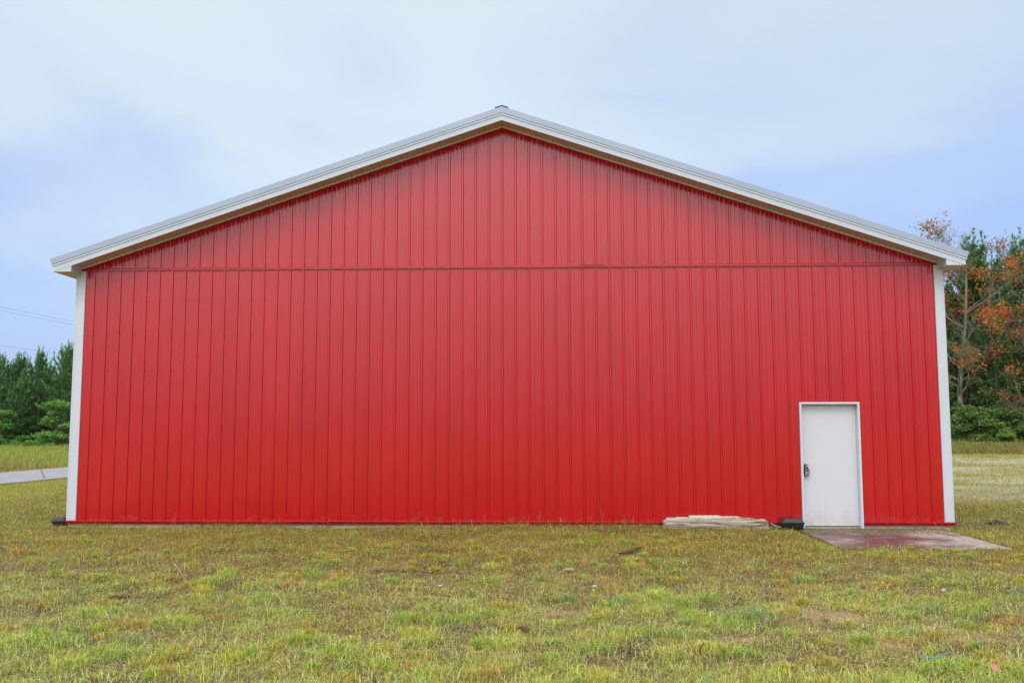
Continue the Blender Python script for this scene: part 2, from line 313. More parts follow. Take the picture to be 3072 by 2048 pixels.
def slab_mat():
    m = mat('damp_concrete', (.3, .26, .24), .5); t = m.node_tree; b = t.nodes['Principled BSDF']
    tcn = N(t, 'ShaderNodeTexCoord'); sp = N(t, 'ShaderNodeSeparateXYZ'); L(t, tcn.outputs['Object'], sp.inputs[0])
    n = N(t, 'ShaderNodeTexNoise'); n.inputs['Scale'].default_value = 1.7; n.inputs['Detail'].default_value = 8; n.inputs['Roughness'].default_value = .6; L(t, tcn.outputs['Object'], n.inputs['Vector'])
    f = N(t, 'ShaderNodeTexNoise'); f.inputs['Scale'].default_value = 28; f.inputs['Detail'].default_value = 5; L(t, tcn.outputs['Object'], f.inputs['Vector'])
    # damp, with the wall's red reflection painted in: middle strongest, right edge paler
    xr = N(t, 'ShaderNodeMapRange'); L(t, sp.outputs['X'], xr.inputs[0]); xr.inputs[1].default_value = 6.0; xr.inputs[2].default_value = 6.9; xr.inputs[3].default_value = .12; xr.inputs[4].default_value = -.16
    w = N(t, 'ShaderNodeMapRange'); L(t, math_n(t, 'ADD', n.outputs['Fac'], xr.outputs[0]), w.inputs[0]); w.inputs[1].default_value = .40; w.inputs[2].default_value = .62
    dry = N(t, 'ShaderNodeMix', data_type='RGBA'); L(t, w.outputs[0], dry.inputs[0]); dry.inputs[6].default_value = (.36, .30, .26, 1); dry.inputs[7].default_value = (.115, .055, .050, 1)
    # moss and silt by the wall
    yr = N(t, 'ShaderNodeMapRange'); L(t, sp.outputs['Y'], yr.inputs[0]); yr.inputs[1].default_value = -1.1; yr.inputs[2].default_value = -.1; yr.inputs[3].default_value = -.02; yr.inputs[4].default_value = .30
    mo = N(t, 'ShaderNodeMapRange'); L(t, math_n(t, 'ADD', n.outputs['Fac'], yr.outputs[0]), mo.inputs[0]); mo.inputs[1].default_value = .56; mo.inputs[2].default_value = .72; mo.inputs[4].default_value = .8
    m2 = N(t, 'ShaderNodeMix', data_type='RGBA'); L(t, mo.outputs[0], m2.inputs[0]); L(t, dry.outputs[2], m2.inputs[6]); m2.inputs[7].default_value = (.15, .14, .085, 1)
    gr = N(t, 'ShaderNodeMapRange'); L(t, f.outputs['Fac'], gr.inputs[0]); gr.inputs[1].default_value = .35; gr.inputs[2].default_value = .65; gr.inputs[3].default_value = .6; gr.inputs[4].default_value = 1.25
    m3 = N(t, 'ShaderNodeMix', data_type='RGBA', blend_type='MULTIPLY'); m3.inputs[0].default_value = 1; L(t, m2.outputs[2], m3.inputs[6]); L(t, gr.outputs[0], m3.inputs[7])
    L(t, m3.outputs[2], b.inputs['Base Color'])
    ro = N(t, 'ShaderNodeMapRange'); L(t, w.outputs[0], ro.inputs[0]); ro.inputs[3].default_value = .8; ro.inputs[4].default_value = .46
    r2 = math_n(t, 'ADD', ro.outputs[0], math_n(t, 'MULTIPLY', mo.outputs[0], .6)); L(t, r2, b.inputs['Roughness'])
    bn = N(t, 'ShaderNodeBump'); bn.inputs['Strength'].default_value = .25; bn.inputs['Distance'].default_value = .004; L(t, f.outputs['Fac'], bn.inputs['Height']); L(t, bn.outputs[0], b.inputs['Normal'])
    return m
M['slab'] = slab_mat()

# ------------------------------------------------------------------ ground
BARE = [(3.17, -7.30, .55, .38), (3.25, -8.3, .38, .16), (4.06, -8.1, .5, .16), (3.82, -5.9, .3, .22), (2.04, -8.1, .35, .14), (.9, -7.05, .30, .18), (-3.48, -6.6, .12, .12), (1.75, -3.2, .3, .1)]
def bare(x, y):
    b = np.zeros_like(x)
    for cx, cy, rx, ry in BARE:
        b = np.maximum(b, 1-sstep(.45, 1.25, np.hypot((x-cx)/rx, (y-cy)/ry) + (vnoise(x, y, .16, 5)-.5)*.9))
    return b
def gz(x, y):
    x = np.asarray(x, float); y = np.asarray(y, float)
    z = -.125 + (fbm(x, y, 2.2, 1, 4)-.5)*.07*sstep(0, -1.5, y) + (vnoise(x, y, .5, 8)-.5)*.035*sstep(-.3, -1.2, y)
    z = z + (vnoise(x, x*0, .8, 77)-.5)*.045*sstep(-.9, -.05, y)*sstep(.5, .1, y)*(np.abs(x-5.9) > 1.4)
    rise = np.exp(-(x-.6)**2/5.5)*.055 + np.exp(-(x-4.0)**2/.5)*.03 - sstep(5.6, 7.6, x)*.03
    z = z + rise*sstep(-1.8, -.1, y)*sstep(1.0, .2, y)
    z = z + np.where(y > 0, sstep(5, 50, y)*.66*sstep(0, 12, x), 0) + np.where(y > 0, sstep(20, 70, y)*.25*sstep(0, -12, x), 0)
    for cx, cy, rx, ry in BARE[:3]: z = z + .05*np.exp(-((x-cx)/rx)**2-((y-cy)/ry)**2)
    slabd = np.maximum(np.abs(x-6.0)-1.2, np.abs(y+1.2)-1.25)      # sunk round the doorstep slab
    z = np.where(slabd < .1, np.minimum(z, -.165 + np.clip(slabd, 0, .1)*.4), z)
    inside = (np.abs(x) < 7.3) & (y > .12) & (y < 19.9)
    return np.where(inside, np.minimum(z, -.16), z)
def lot(x, y):    # pale stony lot on the right, in mown bands
    e = sstep(7.2, 11, x + (y-6)*.25)*sstep(4.2, 8.5, y + (vnoise(x, y, 2.5, 3)-.5)*5)*sstep(31.5, 29.5, y)
    n = fbm(x*.30, y, 1.9, 21, 5)*.75+.25*fbm(x, y, .9, 24, 3)
    return e*(.22+.78*sstep(.36, .60, n))*(.45+.4*vnoise(x*.5, y, .6, 33))
def gcol(x, y):
    dry = np.array([.22, .165, .08]); dark = np.array([.065, .05, .024]); sand = np.array([.34, .23, .125]); pale = np.array([.44, .40, .355]); far = np.array([.27, .25, .06])
    n = fbm(x, y, .7, 11, 4)[:, None]; c = dry*(n) + dark*(1-n)
    b = bare(x, y)[:, None]; c = c*(1-b) + sand*b
    d = np.hypot(x-CAM.x, y-CAM.y); f = np.maximum(sstep(17, 30, d), sstep(.3, 1.6, np.abs((x-CAM.x)+.035*(y-CAM.y)) - .60*(y-CAM.y)-1.0))[:, None]; c = c*(1-f) + far*f
    l = lot(x, y)[:, None]; c = c*(1-l) + pale*l
    return c*(.85+.3*vnoise(x, y, .22, 31))[:, None]
def axis(lo, hi, step, far, n=16):
    a = np.arange(lo, hi+step/2, step); k = np.geomspace(step, far, n)
    return np.concatenate([lo-k[::-1], a, hi+k])
gx = np.unique(np.concatenate([axis(-9, 10, .1, 900), np.arange(-48, -9, .6), np.arange(10.2, 44, .5)])); gy = np.unique(np.concatenate([axis(-14, .6, .1, 900), np.arange(1.1, 70, .5)]))
gx.sort(); gy.sort()
X, Y = np.meshgrid(gx, gy); x = X.ravel(); y = Y.ravel()
nx, ny = len(gx), len(gy); idx = (np.arange(ny-1)[:, None]*nx + np.arange(nx-1)[None]).ravel()
F = np.stack([idx, idx+1, idx+1+nx, idx+nx], 1)
gm = mat('soil', (1, 1, 1), .95, attr=True, spec=.15, noise=((38, 38, 38), .45, 6), bump=((55, 55, 55), .9, .02))
tag(np_mesh('ground', np.stack([x, y, gz(x, y)], 1), [F], gm, gcol(x, y), smooth=True), 'patchy grassy ground with bare sandy soil around the red barn', kind='structure')

# driveway on the left, running back beside the barn
cm = mat('driveway_concrete', (.28, .27, .275), .85, noise=((.8, .8, 2), .12, 6), bump=((50, 50, 50), .3, .01))
mb = MB(); ys = np.linspace(-60, 170, 47); i0 = len(mb.v)
for yy in ys:
    for xx in (-20.0, -15.6): mb.v.append((xx, yy, float(gz(np.array([xx]), np.array([yy]))[0])+.05)); 
    for xx in (-20.0, -15.6): mb.v.append((xx, yy, float(gz(np.array([xx]), np.array([yy]))[0])-.1))
for k in range(len(ys)-1):
    a, b = i0+4*k, i0+4*k+4
    mb.f += [(a, a+1, b+1, b), (a+1, a+3, b+3, b+1), (a, b, b+2, a+2)]
drive = mb.build('driveway', cm); tag(drive, 'pale grey concrete driveway running past the left of the barn', kind='structure')
mb = MB()
for (xa, ya, xb, yb) in ((-16.0, 15.0, -20.0, 22.0), (-15.6, 2, -20, 9), (-15.6, 28, -20, 35)):
    dx, dy = xb-xa, yb-ya; l = math.hypot(dx, dy); px, py = -dy/l*.035, dx/l*.035
    zz = lambda a, b: float(gz(np.array([a]), np.array([b]))[0])+.054
    mb.poly([(xa-px, ya-py, zz(xa, ya)), (xb-px, yb-py, zz(xb, yb)), (xb+px, yb+py, zz(xb, yb)), (xa+px, ya+py, zz(xa, ya))])
mb.build('expansion_joint', mat('joint_tar', (.16, .15, .14), .9, noise=((5, 5, 5), .2, 2)), drive)

# ------------------------------------------------------------------ barn
P_ = .2286; RISE = 1/3
XL, XR, EAVE = -7.40, 7.425, 4.267
SOF = 6.772                          # height of the rake soffit at the ridge
barn = empty('red_barn', (0, 0, -.12)); tag(barn, 'large red ribbed steel barn with white corner trim and gabled roof', 'barn')
B = empty  # (unused alias)
def child(mb, name, m, **k):
    o = mb.build(name, m, barn, **k); o.location = (0, 0, .12); return o
DX0, DX1, DZ = 4.993, 5.912, 1.937   # door opening
def profile(x0, x1, extra=()):
    """x, y pairs of the rib panel between x0 and x1"""
    pts = []
    for k in range(-2, 66):
        c = (k-31)*P_
        for dx, dy in ((-.0225, 0), (-.0125, -.0165), (.0125, -.0165), (.0225, 0)): pts.append((c+dx, dy))
        for t in (1/3, 2/3):
            m = c + P_*t
            for dx, dy in ((-.017, 0), (-.009, -.0022), (.009, -.0022), (.017, 0)): pts.append((m+dx, dy))
    xs = [p[0] for p in pts]; ys = [p[1] for p in pts]
    q = [(x, y) for x, y in pts if x0 < x < x1] + [(e, float(np.interp(e, xs, ys))) for e in (x0, x1) + tuple(extra)]
    return sorted(q)
def screw(mb, x, y, z, r=.0065):
    i = len(mb.v); n = 6
    for rr, h in ((r*1.45, 0), (r*1.45, -.0035), (r*.85, -.0035), (r*.85, -.010)):
        for j in range(n): mb.v.append((x+rr*math.cos(j*math.pi/3), y+h, z+rr*math.sin(j*math.pi/3)))
    for k in range(3):
        for j in range(n): mb.f.append((i+k*n+j, i+k*n+(j+1) % n, i+(k+1)*n+(j+1) % n, i+(k+1)*n+j))
    mb.f.append(tuple(i+3*n+j for j in range(n)))
def siding(x0, x1, zb, zt, extra=()):
    mb = MB(); pr = profile(x0, x1, extra)
    for (xa, ya), (xb, yb) in zip(pr[:-1], pr[1:]):
        if xb-xa < 1e-6: continue
        m = (xa+xb)/2; b = zb(m)
        zs = [b] + [z for z in (1.2, 2.4, 3.6) if b < z < min(zt(xa), zt(xb))-.05]
        lo = (b, b)
        for z in zs[1:]:
            mb.poly([(xa, ya, lo[0]), (xb, yb, lo[1]), (xb, yb, z), (xa, ya, z)]); lo = (z, z)
        mb.poly([(xa, ya, lo[0]), (xb, yb, lo[1]), (xb, yb, zt(xb)), (xa, ya, zt(xa))])
    return mb
rs = random.Random(4)
low = siding(XL+.02, XR-.02, lambda m: DZ if DX0-.02 < m < DX1+.02 else 0.0, lambda x_: EAVE+.03, (DX0-.02, DX1+.02))
ROWS = [.04, .7145, 1.3241, 1.9337, 2.5433, 3.1529, 3.7625]
for k in range(-1, 63):
    for z in ROWS:
        sx = (k-31)*P_ + .036 + rs.uniform(-.004, .004)
        if not XL+.19 < sx < XR-.17 or (4.94 < sx < 5.97 and z < 2.0): continue
        screw(low, sx, 0, z+rs.uniform(-.006, .006), .0092*rs.uniform(.75, 1.25))
child(low, 'siding', M['red'], fix=False)
top = siding(XL+.02, XR-.02, lambda m: EAVE+.03, lambda x_: max(EAVE+.032, SOF-abs(x_)*RISE))
for k in range(-1, 63):
    for z in (4.372, 4.98, 5.59, 6.2):
        sx = (k-31)*P_ + .036 + rs.uniform(-.004, .004)
        if z < SOF-abs(sx)*RISE-.05: screw(top, sx, 0, z+rs.uniform(-.006, .006), .0092*rs.uniform(.75, 1.25))
child(top, 'gable_siding', M['red'], fix=False)
# belt trim between the two courses
mb = MB(); mb.prism([(-.024, 4.267), (-.024, 4.273), (-.030, 4.277), (-.030, 4.303), (-.012, 4.318), (.002, 4.318), (.002, 4.267)], -7.38, 7.40, 'x'); child(mb, 'belt_trim', M['redtrim'])
mb = MB(); mb.prism([(-.033, 4.290), (-.033, 4.306), (-.014, 4.321), (-.0305, 4.3035), (-.0305, 4.290)], 1.33, 1.75, 'x'); child(mb, 'trim_lap', M['redlap'])
# base trim
for xa, xb in ((XL-.005, 4.953), (5.953, XR+.012)):
    mb = MB(); mb.prism([(-.020, .004), (-.045, -.008), (-.031, -.050), (-.026, -.050), (-.036, -.014), (.002, -.004), (.002, .004)], xa, xb, 'x'); child(mb, 'base_trim', M['redlap'])
# corner trims
for s, xo, w in ((-1, XL, .162), (1, XR, .155)):
    xi = xo - s*w; mb = MB()
    a, b = min(xo, xi), max(xo, xi)
    inner = [(xi, .001), (xi, -.024), (xi+s*.014, -.026), (xi+s*.018, -.022), (xo-s*.03, -.022), (xo-s*.026, -.026), (xo, -.026), (xo, .15), (xo-s*.004, .15), (xo-s*.004, .001)]
    mb.prism(inner, .003, 4.268, 'z')
    for z in ROWS[1:]:
        screw(mb, xi+s*.008, -.0255, z, .005)
    for dx in (.03, .075, .12): screw(mb, xi+s*dx, -.0225, .025, .004)
    child(mb, 'corner_trim', M['white'])
# side and back walls, foundation
mb = MB()
for xx in (XL+.006, XR-.006):
    mb = MB(); s = -1 if xx < 0 else 1; yy = .152
    while yy < 19.9:
        y2 = min(yy+P_, 19.95)
        for ya, yb, d1, d2 in ((yy, yy+.02, 0, .016), (yy+.02, yy+.045, .016, .016), (yy+.045, yy+.065, .016, 0), (yy+.065, y2, 0, 0)):
            ya, yb = min(ya, y2), min(yb, y2)
            if yb-ya > 1e-5: mb.poly([(xx-s*.016+s*d1, ya, 0), (xx-s*.016+s*d2, yb, 0), (xx-s*.016+s*d2, yb, 4.25), (xx-s*.016+s*d1, ya, 4.25)])
        yy = y2
    child(mb, 'side_siding', M['red'], fix=False)
mb = MB(); mb.poly([(XR-.01, 19.96, 0), (XL+.01, 19.96, 0), (XL+.01, 19.96, 4.3), (0, 19.96, SOF), (XR-.01, 19.96, 4.3)]); child(mb, 'rear_siding', M['red'], fix=False)
mb = MB(); mb.box(XL+.03, 4.95, .004, 19.9, -.5, -.004); mb.box(5.96, XR-.03, .004, 19.9, -.5, -.004); mb.box(4.95, 5.96, .004, .4, -.5, -.10); child(mb, 'foundation', M['concrete'])
mb = MB(); mb.box(4.9, 6.0, .125, .14, -.1, 2.0); child(mb, 'inner_panel', M['vent'])

# ---- roof: sheets, soffit, rake trim, eave returns, ridge vent
O = -.38; RX = .008; TOPZ = 6.981
def ztop(x_): return TOPZ - abs(x_-RX)*RISE
def slope_part(name, d0, d1, y0, y1, m, xe=7.69, bot=None, endcut=False):
    """band between depths d0 and d1 under the rake's top line, one part per slope"""
    for s in (-1, 1):
        xo = RX + s*xe
        mb = MB(); lo = xo - s*(d1-d0)*RISE*(1 if endcut else 0)
        prof = [(RX, TOPZ-d0), (xo, ztop(xo)-d0), (lo, ztop(lo)-d1), (RX, TOPZ-d1)]
        mb.prism(prof, y0, y1, 'y'); child(mb, name, m)
slope_part('rake_trim', 0, .105, O-.022, O+.03, M['rake'], endcut=True)
slope_part('drip_hem', .105, .121, O-.013, O+.03, M['gap'], xe=7.655)
slope_part('rake_step', .121, .141, O-.018, O+.03, M['vinyl'], xe=7.650)
# fascia with its level foot at the eaves and two fine creases
for s in (-1, 1):
    xo = RX + s*7.632; xi = RX + s*7.322; mb = MB()
    bands = [(.1435, .170, O-.006), (.1725, .200, O-.0075), (.2025, .2345, O-.009)]
    for d0, d1, yy in bands:
        mb.prism([(RX, TOPZ-d0), (xo, ztop(xo)-d0), (xo, ztop(xo)-d1), (RX, TOPZ-d1)], yy, O+.02, 'y')
    mb.prism([(RX, TOPZ-.140), (xo, ztop(xo)-.140), (xo, ztop(xo)-.233), (RX, TOPZ-.233)], O-.003, O+.02, 'y')
    child(mb, 'fascia', M['vinyl'])
    mb = MB(); zi = ztop(xi)-.2345; ze = ztop(xo)-.2345
    mb.prism([(xo, ze-.001), (xi, zi-.001), (xi, 4.203), (xo, 4.203)], O-.0045, 20.3, 'y'); child(mb, 'eave_return', M['vinyl'])
    # underside of the eave, boards across
    mb = MB(); yy = O+.02; x0, x1 = sorted((xo-s*.02, xi+s*.015))
    while yy < 20.2:
        y2 = min(yy+.1, 20.25); mb.poly([(x0, yy+.006, 4.201), (x1, yy+.006, 4.201), (x1, y2-.006, 4.201), (x0, y2-.006, 4.201)])
        mb.poly([(x0, y2-.006, 4.201), (x1, y2-.006, 4.201), (x1, y2, 4.2028), (x0, y2, 4.2028)]); mb.poly([(x0, y2, 4.2028), (x1, y2, 4.2028), (x1, y2+.006, 4.201), (x0, y2+.006, 4.201)]); yy = y2
    child(mb, 'eave_soffit', M['soffit'], fix=False)
    # rake soffit: panels across the overhang, with V-grooves
    mb = MB(); u = 0; step = .0965
    zs = lambda x_: SOF + .0 - abs(x_)*RISE
    while u < 7.33:
        a, b = u, min(u+step, 7.335); g = .005
        for p, q, za, zb in ((a, a+g, .011, 0), (a+g, b-g, 0, 0), (b-g, b, 0, .011)):
            if q > p: mb.poly([(s*p, O+.02, zs(p)+za), (s*q, O+.02, zs(q)+zb), (s*q, -.001, zs(q)+zb), (s*p, -.001, zs(p)+za)])
        u = b
    child(mb, 'soffit', M['soffit'], fix=False)
    mb = MB(); mb.prism([(0, SOF-.004), (s*7.335, zs(7.335)-.004), (s*7.335, zs(7.335)-.032), (0, SOF-.032)], -.030, .001, 'y')
    child(mb, 'soffit_channel', M['channel'])
    # roof sheet
    mb = MB(); yy = O+.03
    mb.prism([(RX, TOPZ-.012), (RX+s*7.67, ztop(RX+s*7.67)-.012), (RX+s*7.67, ztop(RX+s*7.67)-.05), (RX, TOPZ-.05)], O+.031, 20.3, 'y')
    for k in range(0, 90):
        yr = .0+k*P_
        if yr > 20: break
        mb.prism([(RX+s*.15, ztop(RX+s*.15)-.0115), (RX+s*7.66, ztop(RX+s*7.66)-.0115), (RX+s*7.66, ztop(RX+s*7.66)+.006), (RX+s*.15, ztop(RX+s*.15)+.006)], yr-.012, yr+.012, 'y')
    child(mb, 'roof', M['roof'])
    # triangular end of the eave box facing the wall
for o_ in [1]:
    mb = MB()
    mb.prism([(RX, 7.016), (RX-.112, 6.981), (RX-.112, 6.952), (RX, 6.975), (RX+.112, 6.952), (RX+.112, 6.981)], O+.035, 20.32, 'y'); child(mb, 'ridge_vent', M['vent'])
    mb = MB(); mb.prism([(RX, 7.023), (RX-.116, 6.986), (RX-.116, 6.982), (RX, 7.0175), (RX+.116, 6.982), (RX+.116, 6.986)], O+.03, 20.33, 'y'); child(mb, 'ridge_cap', M['cap'])

# ---- door
mb = MB()
fy = -.042
mb.box(4.958, DX0, fy, .02, -.098, 1.971); mb.box(DX1, 5.949, fy, .02, -.098, 1.971); mb.box(DX0, DX1, fy, .02, DZ, 1.971)
mb.box(DX0-.03, DX0, .02, .12, -.098, 1.96); mb.box(DX1, DX1+.03, .02, .12, -.098, 1.96); mb.box(DX0, DX1, .02, .12, DZ, 1.96)
mb.box(DX1-.006, DX1, .052, .062, -.07, DZ); mb.box(DX0, DX0+.006, .052, .062, -.07, DZ)
child(mb, 'door_frame', M['white'], bevel=.003)
mb = MB(); mb.box(DX0+.004, DX1-.004, .068, .112, -.068, DZ-.006); door = child(mb, 'door', M['door'], bevel=.002)
mb = MB(); mb.lathe([(.031, .0), (.031, -.008), (.012, -.012), (.012, -.035), (.024, -.042), (.028, -.052), (.026, -.062), (.020, -.068), (.017, -.066), (.010, -.066)], 24, 'y', (5.068, .068, .925))
h = mb.build('door_knob', M['steel'], door, smooth=False)
mb = MB(); mb.box(DX0+.004, DX1-.004, .03, .11, -.098, -.078); child(mb, 'threshold', M['greyplate'])
mb = MB()
for z in (.12, .93, 1.74):
    mb = MB(); mb.lathe([(.006, z-.045), (.006, z+.045)], 8, 'z', (DX1-.010, .060, 0)); child(mb, 'hinge', M['white'])

# ---- key lock box hanging on the door knob
lb = empty('key_lock_box', (5.058, .03, .76)); tag(lb, 'black and grey key lock box hanging from the door knob', 'lock box')
def rrect(w, h0, h1, r, n=5, shoulder=0):
    pts = []
    for cx, cz, a0 in ((w-r, h0+r*.4, -90), (w-r, h1-r, 0), (-w+r, h1-r, 90), (-w+r, h0+r*.4, 180)):
        rr = r*.4 if cz < (h0+h1)/2 else r
        cx = math.copysign(w-rr, cx)
        for k in range(n): t = R(a0+90*k/(n-1)); pts.append((cx+rr*math.cos(t), cz+rr*math.sin(t)))
    return pts
mb = MB(); mb.prism(rrect(.043, 0, .115, .03), -.030, .022, 'y'); mb.build('case', M['black'], lb, bevel=.004)
mb = MB(); mb.prism(rrect(.030, .006, .102, .012), -.036, -.0305, 'y'); fp = mb.build('face_plate', M['greyplate'], lb, bevel=.001)
mb = MB(); mb.prism(rrect(.019, .072, .092, .003), -.0375, -.0362, 'y'); mb.box(-.021, -.012, -.039, -.0365, .070, .082); mb.build('dial_window', M['blackmetal'], fp)
mb = MB(); mb.box(-.010, .006, -.0375, -.0362, .058, .061); mb.build('catch', M['vent'], fp)
mb = MB(); mb.lathe([(.008, -.0362), (.008, -.0385)], 14, 'y', (.003, 0, .030)); mb.box(-.002, .006, -.0380, -.0362, .012, .026); mb.build('key_mark', M['vent'], fp)
mb = MB(); arc = [(-.030, 0, .10), (-.030, 0, .150)] + [(-.002+.028*math.cos(R(a)), 0, .158+.028*math.sin(R(a))) for a in range(170, -1, -17)] + [(.024, 0, .11)]
mb.tube(arc, .0095, 8); mb.build('shackle', M['blackmetal'], lb, smooth=True)

# ---- doorstep slab
mb = MB(); nxs, nys = 24, 24
for j in range(nys+1):
    for i in range(nxs+1):
        xx = 4.84+2.33*i/nxs; yy = -2.42+2.40*j/nys
        ex = rs.uniform(-.012, .012) if i in (0, nxs) or j == 0 else 0
        mb.v.append((xx+ex, yy+ex, -.104 + .022*yy/2.4 + rs.uniform(-.0008, .0008)))
for j in range(nys):
    for i in range(nxs): a = j*(nxs+1)+i; mb.f.append((a, a+1, a+nxs+2, a+nxs+1))
rim = [i for i in range(nxs+1)] + [(j+1)*(nxs+1)+nxs for j in range(nys)] + [nys*(nxs+1)+i for i in range(nxs-1, -1, -1)] + [j*(nxs+1) for j in range(nys-1, 0, -1)]
b0 = len(mb.v)
for r_ in rim: v = mb.v[r_]; mb.v.append((v[0], v[1], -.30))
for k in range(len(rim)): k2 = (k+1) % len(rim); mb.f.append((rim[k], b0+k, b0+k2, rim[k2]))
tag(mb.build('doorstep_slab', M['slab'], fix=False), 'damp stained concrete slab on the ground before the white door', 'slab')

# ------------------------------------------------------------------ things by the wall
def rnoise(mb, amp, s=9.0, seed=0):
    rr = random.Random(seed); ph = [rr.uniform(0, 6) for _ in range(9)]
    for i, (a, b, c) in enumerate(mb.v):
        d = [math.sin(a*s*(1+.3*k)+b*s*1.7+c*s*2.1+ph[k]) + .5*math.sin(a*s*3.1+c*s*5.3*(1+.2*k)+ph[k+3]) + .4*math.sin(b*s*7+a*s*6.1+ph[k+6]) for k in range(3)]
        mb.v[i] = (a+d[0]*amp, b+d[1]*amp, c+d[2]*amp)
tw = empty('weathered_timber', (3.5, -.2, -.12)); tag(tw, 'long split grey timber lying in the grass against the red wall', 'timber')
mb = MB(); topz = [(2.66, .045), (2.70, .078), (2.9, .086), (3.05, .092), (3.3, .098), (3.6, .098), (3.85, .088), (4.1, .068), (4.30, .055), (4.335, .045)]
n = 60; m_ = 14
for i in range(n+1):
    xx = 2.66+1.68*i/n; zt = float(np.interp(xx, *zip(*topz))) ; zb = -.14
    end = min(1, (i+1)/3, (n+1-i)/2+.55)
    for j in range(m_):
        t = 2*math.pi*j/m_; cx_, sz = math.cos(t), math.sin(t)
        yy = -.17 + .105*math.copysign(abs(cx_)**.6, cx_)*end; z = (zt+zb)/2 + (zt-zb)/2*math.copysign(abs(sz)**.6, sz)*(.75+.25*end)
        k = rs.uniform(-.006, .006) + .009*math.sin(j*2.4+math.sin(i*.3)*1.5)
        mb.v.append((xx-3.5+rs.uniform(-.004, .004)+(rs.uniform(-.03, .015) if i in (0, n) else 0), yy+.2+k, z+k+.12))
for i in range(n):
    for j in range(m_): a = i*m_+j; b = i*m_+(j+1) % m_; mb.f.append((a, b, b+m_, a+m_))
mb.f.append(tuple(range(m_))); mb.f.append(tuple(range(n*m_, n*m_+m_))[::-1])
mb.build('beam', M['wood'], tw, smooth=True)
def board(xa, xb, z0, z1, y0, y1, seed):
    mb = MB(); rr = random.Random(seed); n = 26; i0 = 0
    for i in range(n+1):
        xx = xa+(xb-xa)*i/n; e = 1 if 0 < i < n else .5
        zt = z1-.006*abs(math.sin(i*.7))-rr.uniform(0, .003) - (.008 if i in (0, n) else 0); ya = y0+rr.uniform(-.004, .004)
        mb.v += [(xx-3.5, ya+.2, z0+.12), (xx-3.5, ya+.2+.004, zt+.12), (xx-3.5, y1+.2, zt+.12), (xx-3.5, y1+.2, z0+.12)]
    for i in range(n):
        for j in range(4): a = 4*i+j; b = 4*i+(j+1) % 4; mb.f.append((a, b, b+4, a+4))
    mb.f += [(0, 1, 2, 3), (4*n+3, 4*n+2, 4*n+1, 4*n)]
    mb.build('split_board', M['split'], tw)
board(3.075, 3.60, .078, .120, -.235, -.10, 1); board(3.60, 3.88, .066, .108, -.225, -.11, 2); board(2.86, 3.06, .072, .094, -.235, -.12, 3)

def bait_station(loc, rot, label, tilt=(0, 0)):
    e = empty('bait_station', loc); e.rotation_euler = (tilt[0], tilt[1], rot); tag(e, label, 'bait box', 'black plastic bait boxes by the barn wall')
    def ring(w, d, z, r=.03):
        pts = []
        for cx, cy, a0 in ((w-r, d-r, 0), (-w+r, d-r, 90), (-w+r, -d+r, 180), (w-r, -d+r, 270)):
            for k in range(4): t = R(a0+30*k); pts.append((cx+r*math.cos(t), cy+r*math.sin(t), z))
        return pts
    def stack(rings):
        mb = MB()
        for rg in rings: mb.v += rg
        k = 16
        for a in range(len(rings)-1):
            for j in range(k): mb.f.append((a*k+j, a*k+(j+1) % k, (a+1)*k+(j+1) % k, (a+1)*k+j))
        mb.f.append(tuple(range(k))[::-1]); mb.f.append(tuple((len(rings)-1)*k+j for j in range(k))); return mb
    stack([ring(.165, .11, 0), ring(.178, .12, .03), ring(.186, .125, .092), ring(.186, .125, .098)]).build('tray', M['black'], e)
    lid = stack([ring(.190, .129, .0985), ring(.190, .129, .108), ring(.172, .112, .128), ring(.135, .082, .165), ring(.120, .070, .170)]); lo = lid.build('lid', M['black'], e)
    for xx in (-.07, .07):
        mb = MB(); mb.prism([(-.115, .112), (-.074, .1715), (.074, .1715), (.115, .112), (.106, .108), (.06, .160), (-.06, .160), (-.106, .108)], xx-.007, xx+.007, 'x'); mb.build('lid_rib', M['black'], lo)
    return e
bait_station((4.725, -.19, -.088), 0, 'black plastic bait box beside the white door')
bait_station((-7.525, .17, -.135), R(80), 'black plastic bait box sunk at the left corner of the barn', (R(-4), R(5)))
mb = MB(); mb.tube([(4.53, -.30, -.055), (4.46, -.29, -.040), (4.40, -.27, -.012), (4.385, -.25, .0)], .010, 5); tag(mb.build('bent_strap', M['greyplate']), 'short bent grey strap in the grass left of the bait box', 'strap')

# crumpled dark scrap on the right
mb = MB(); n = 14
for j in range(n):
    for i in range(n):
        u, v = i/(n-1)*2-1, j/(n-1)*2-1; rr = math.sqrt(u*u+v*v)
        mb.v.append((u*.17, v*.10, max(0, (1-rr))*.06+rs.uniform(0, .028)-.01))
for j in range(n-1):
    for i in range(n-1): a = j*n+i; mb.f.append((a, a+1, a+n+1, a+n))
o = mb.build('dark_scrap', mat('dark_wet_scrap', (.018, .016, .013), .55, noise=((20, 20, 20), .5, 4)), None); o.location = (8.56, .95, -.11); tag(o, 'crumpled black scrap in the grass right of the barn', 'scrap')

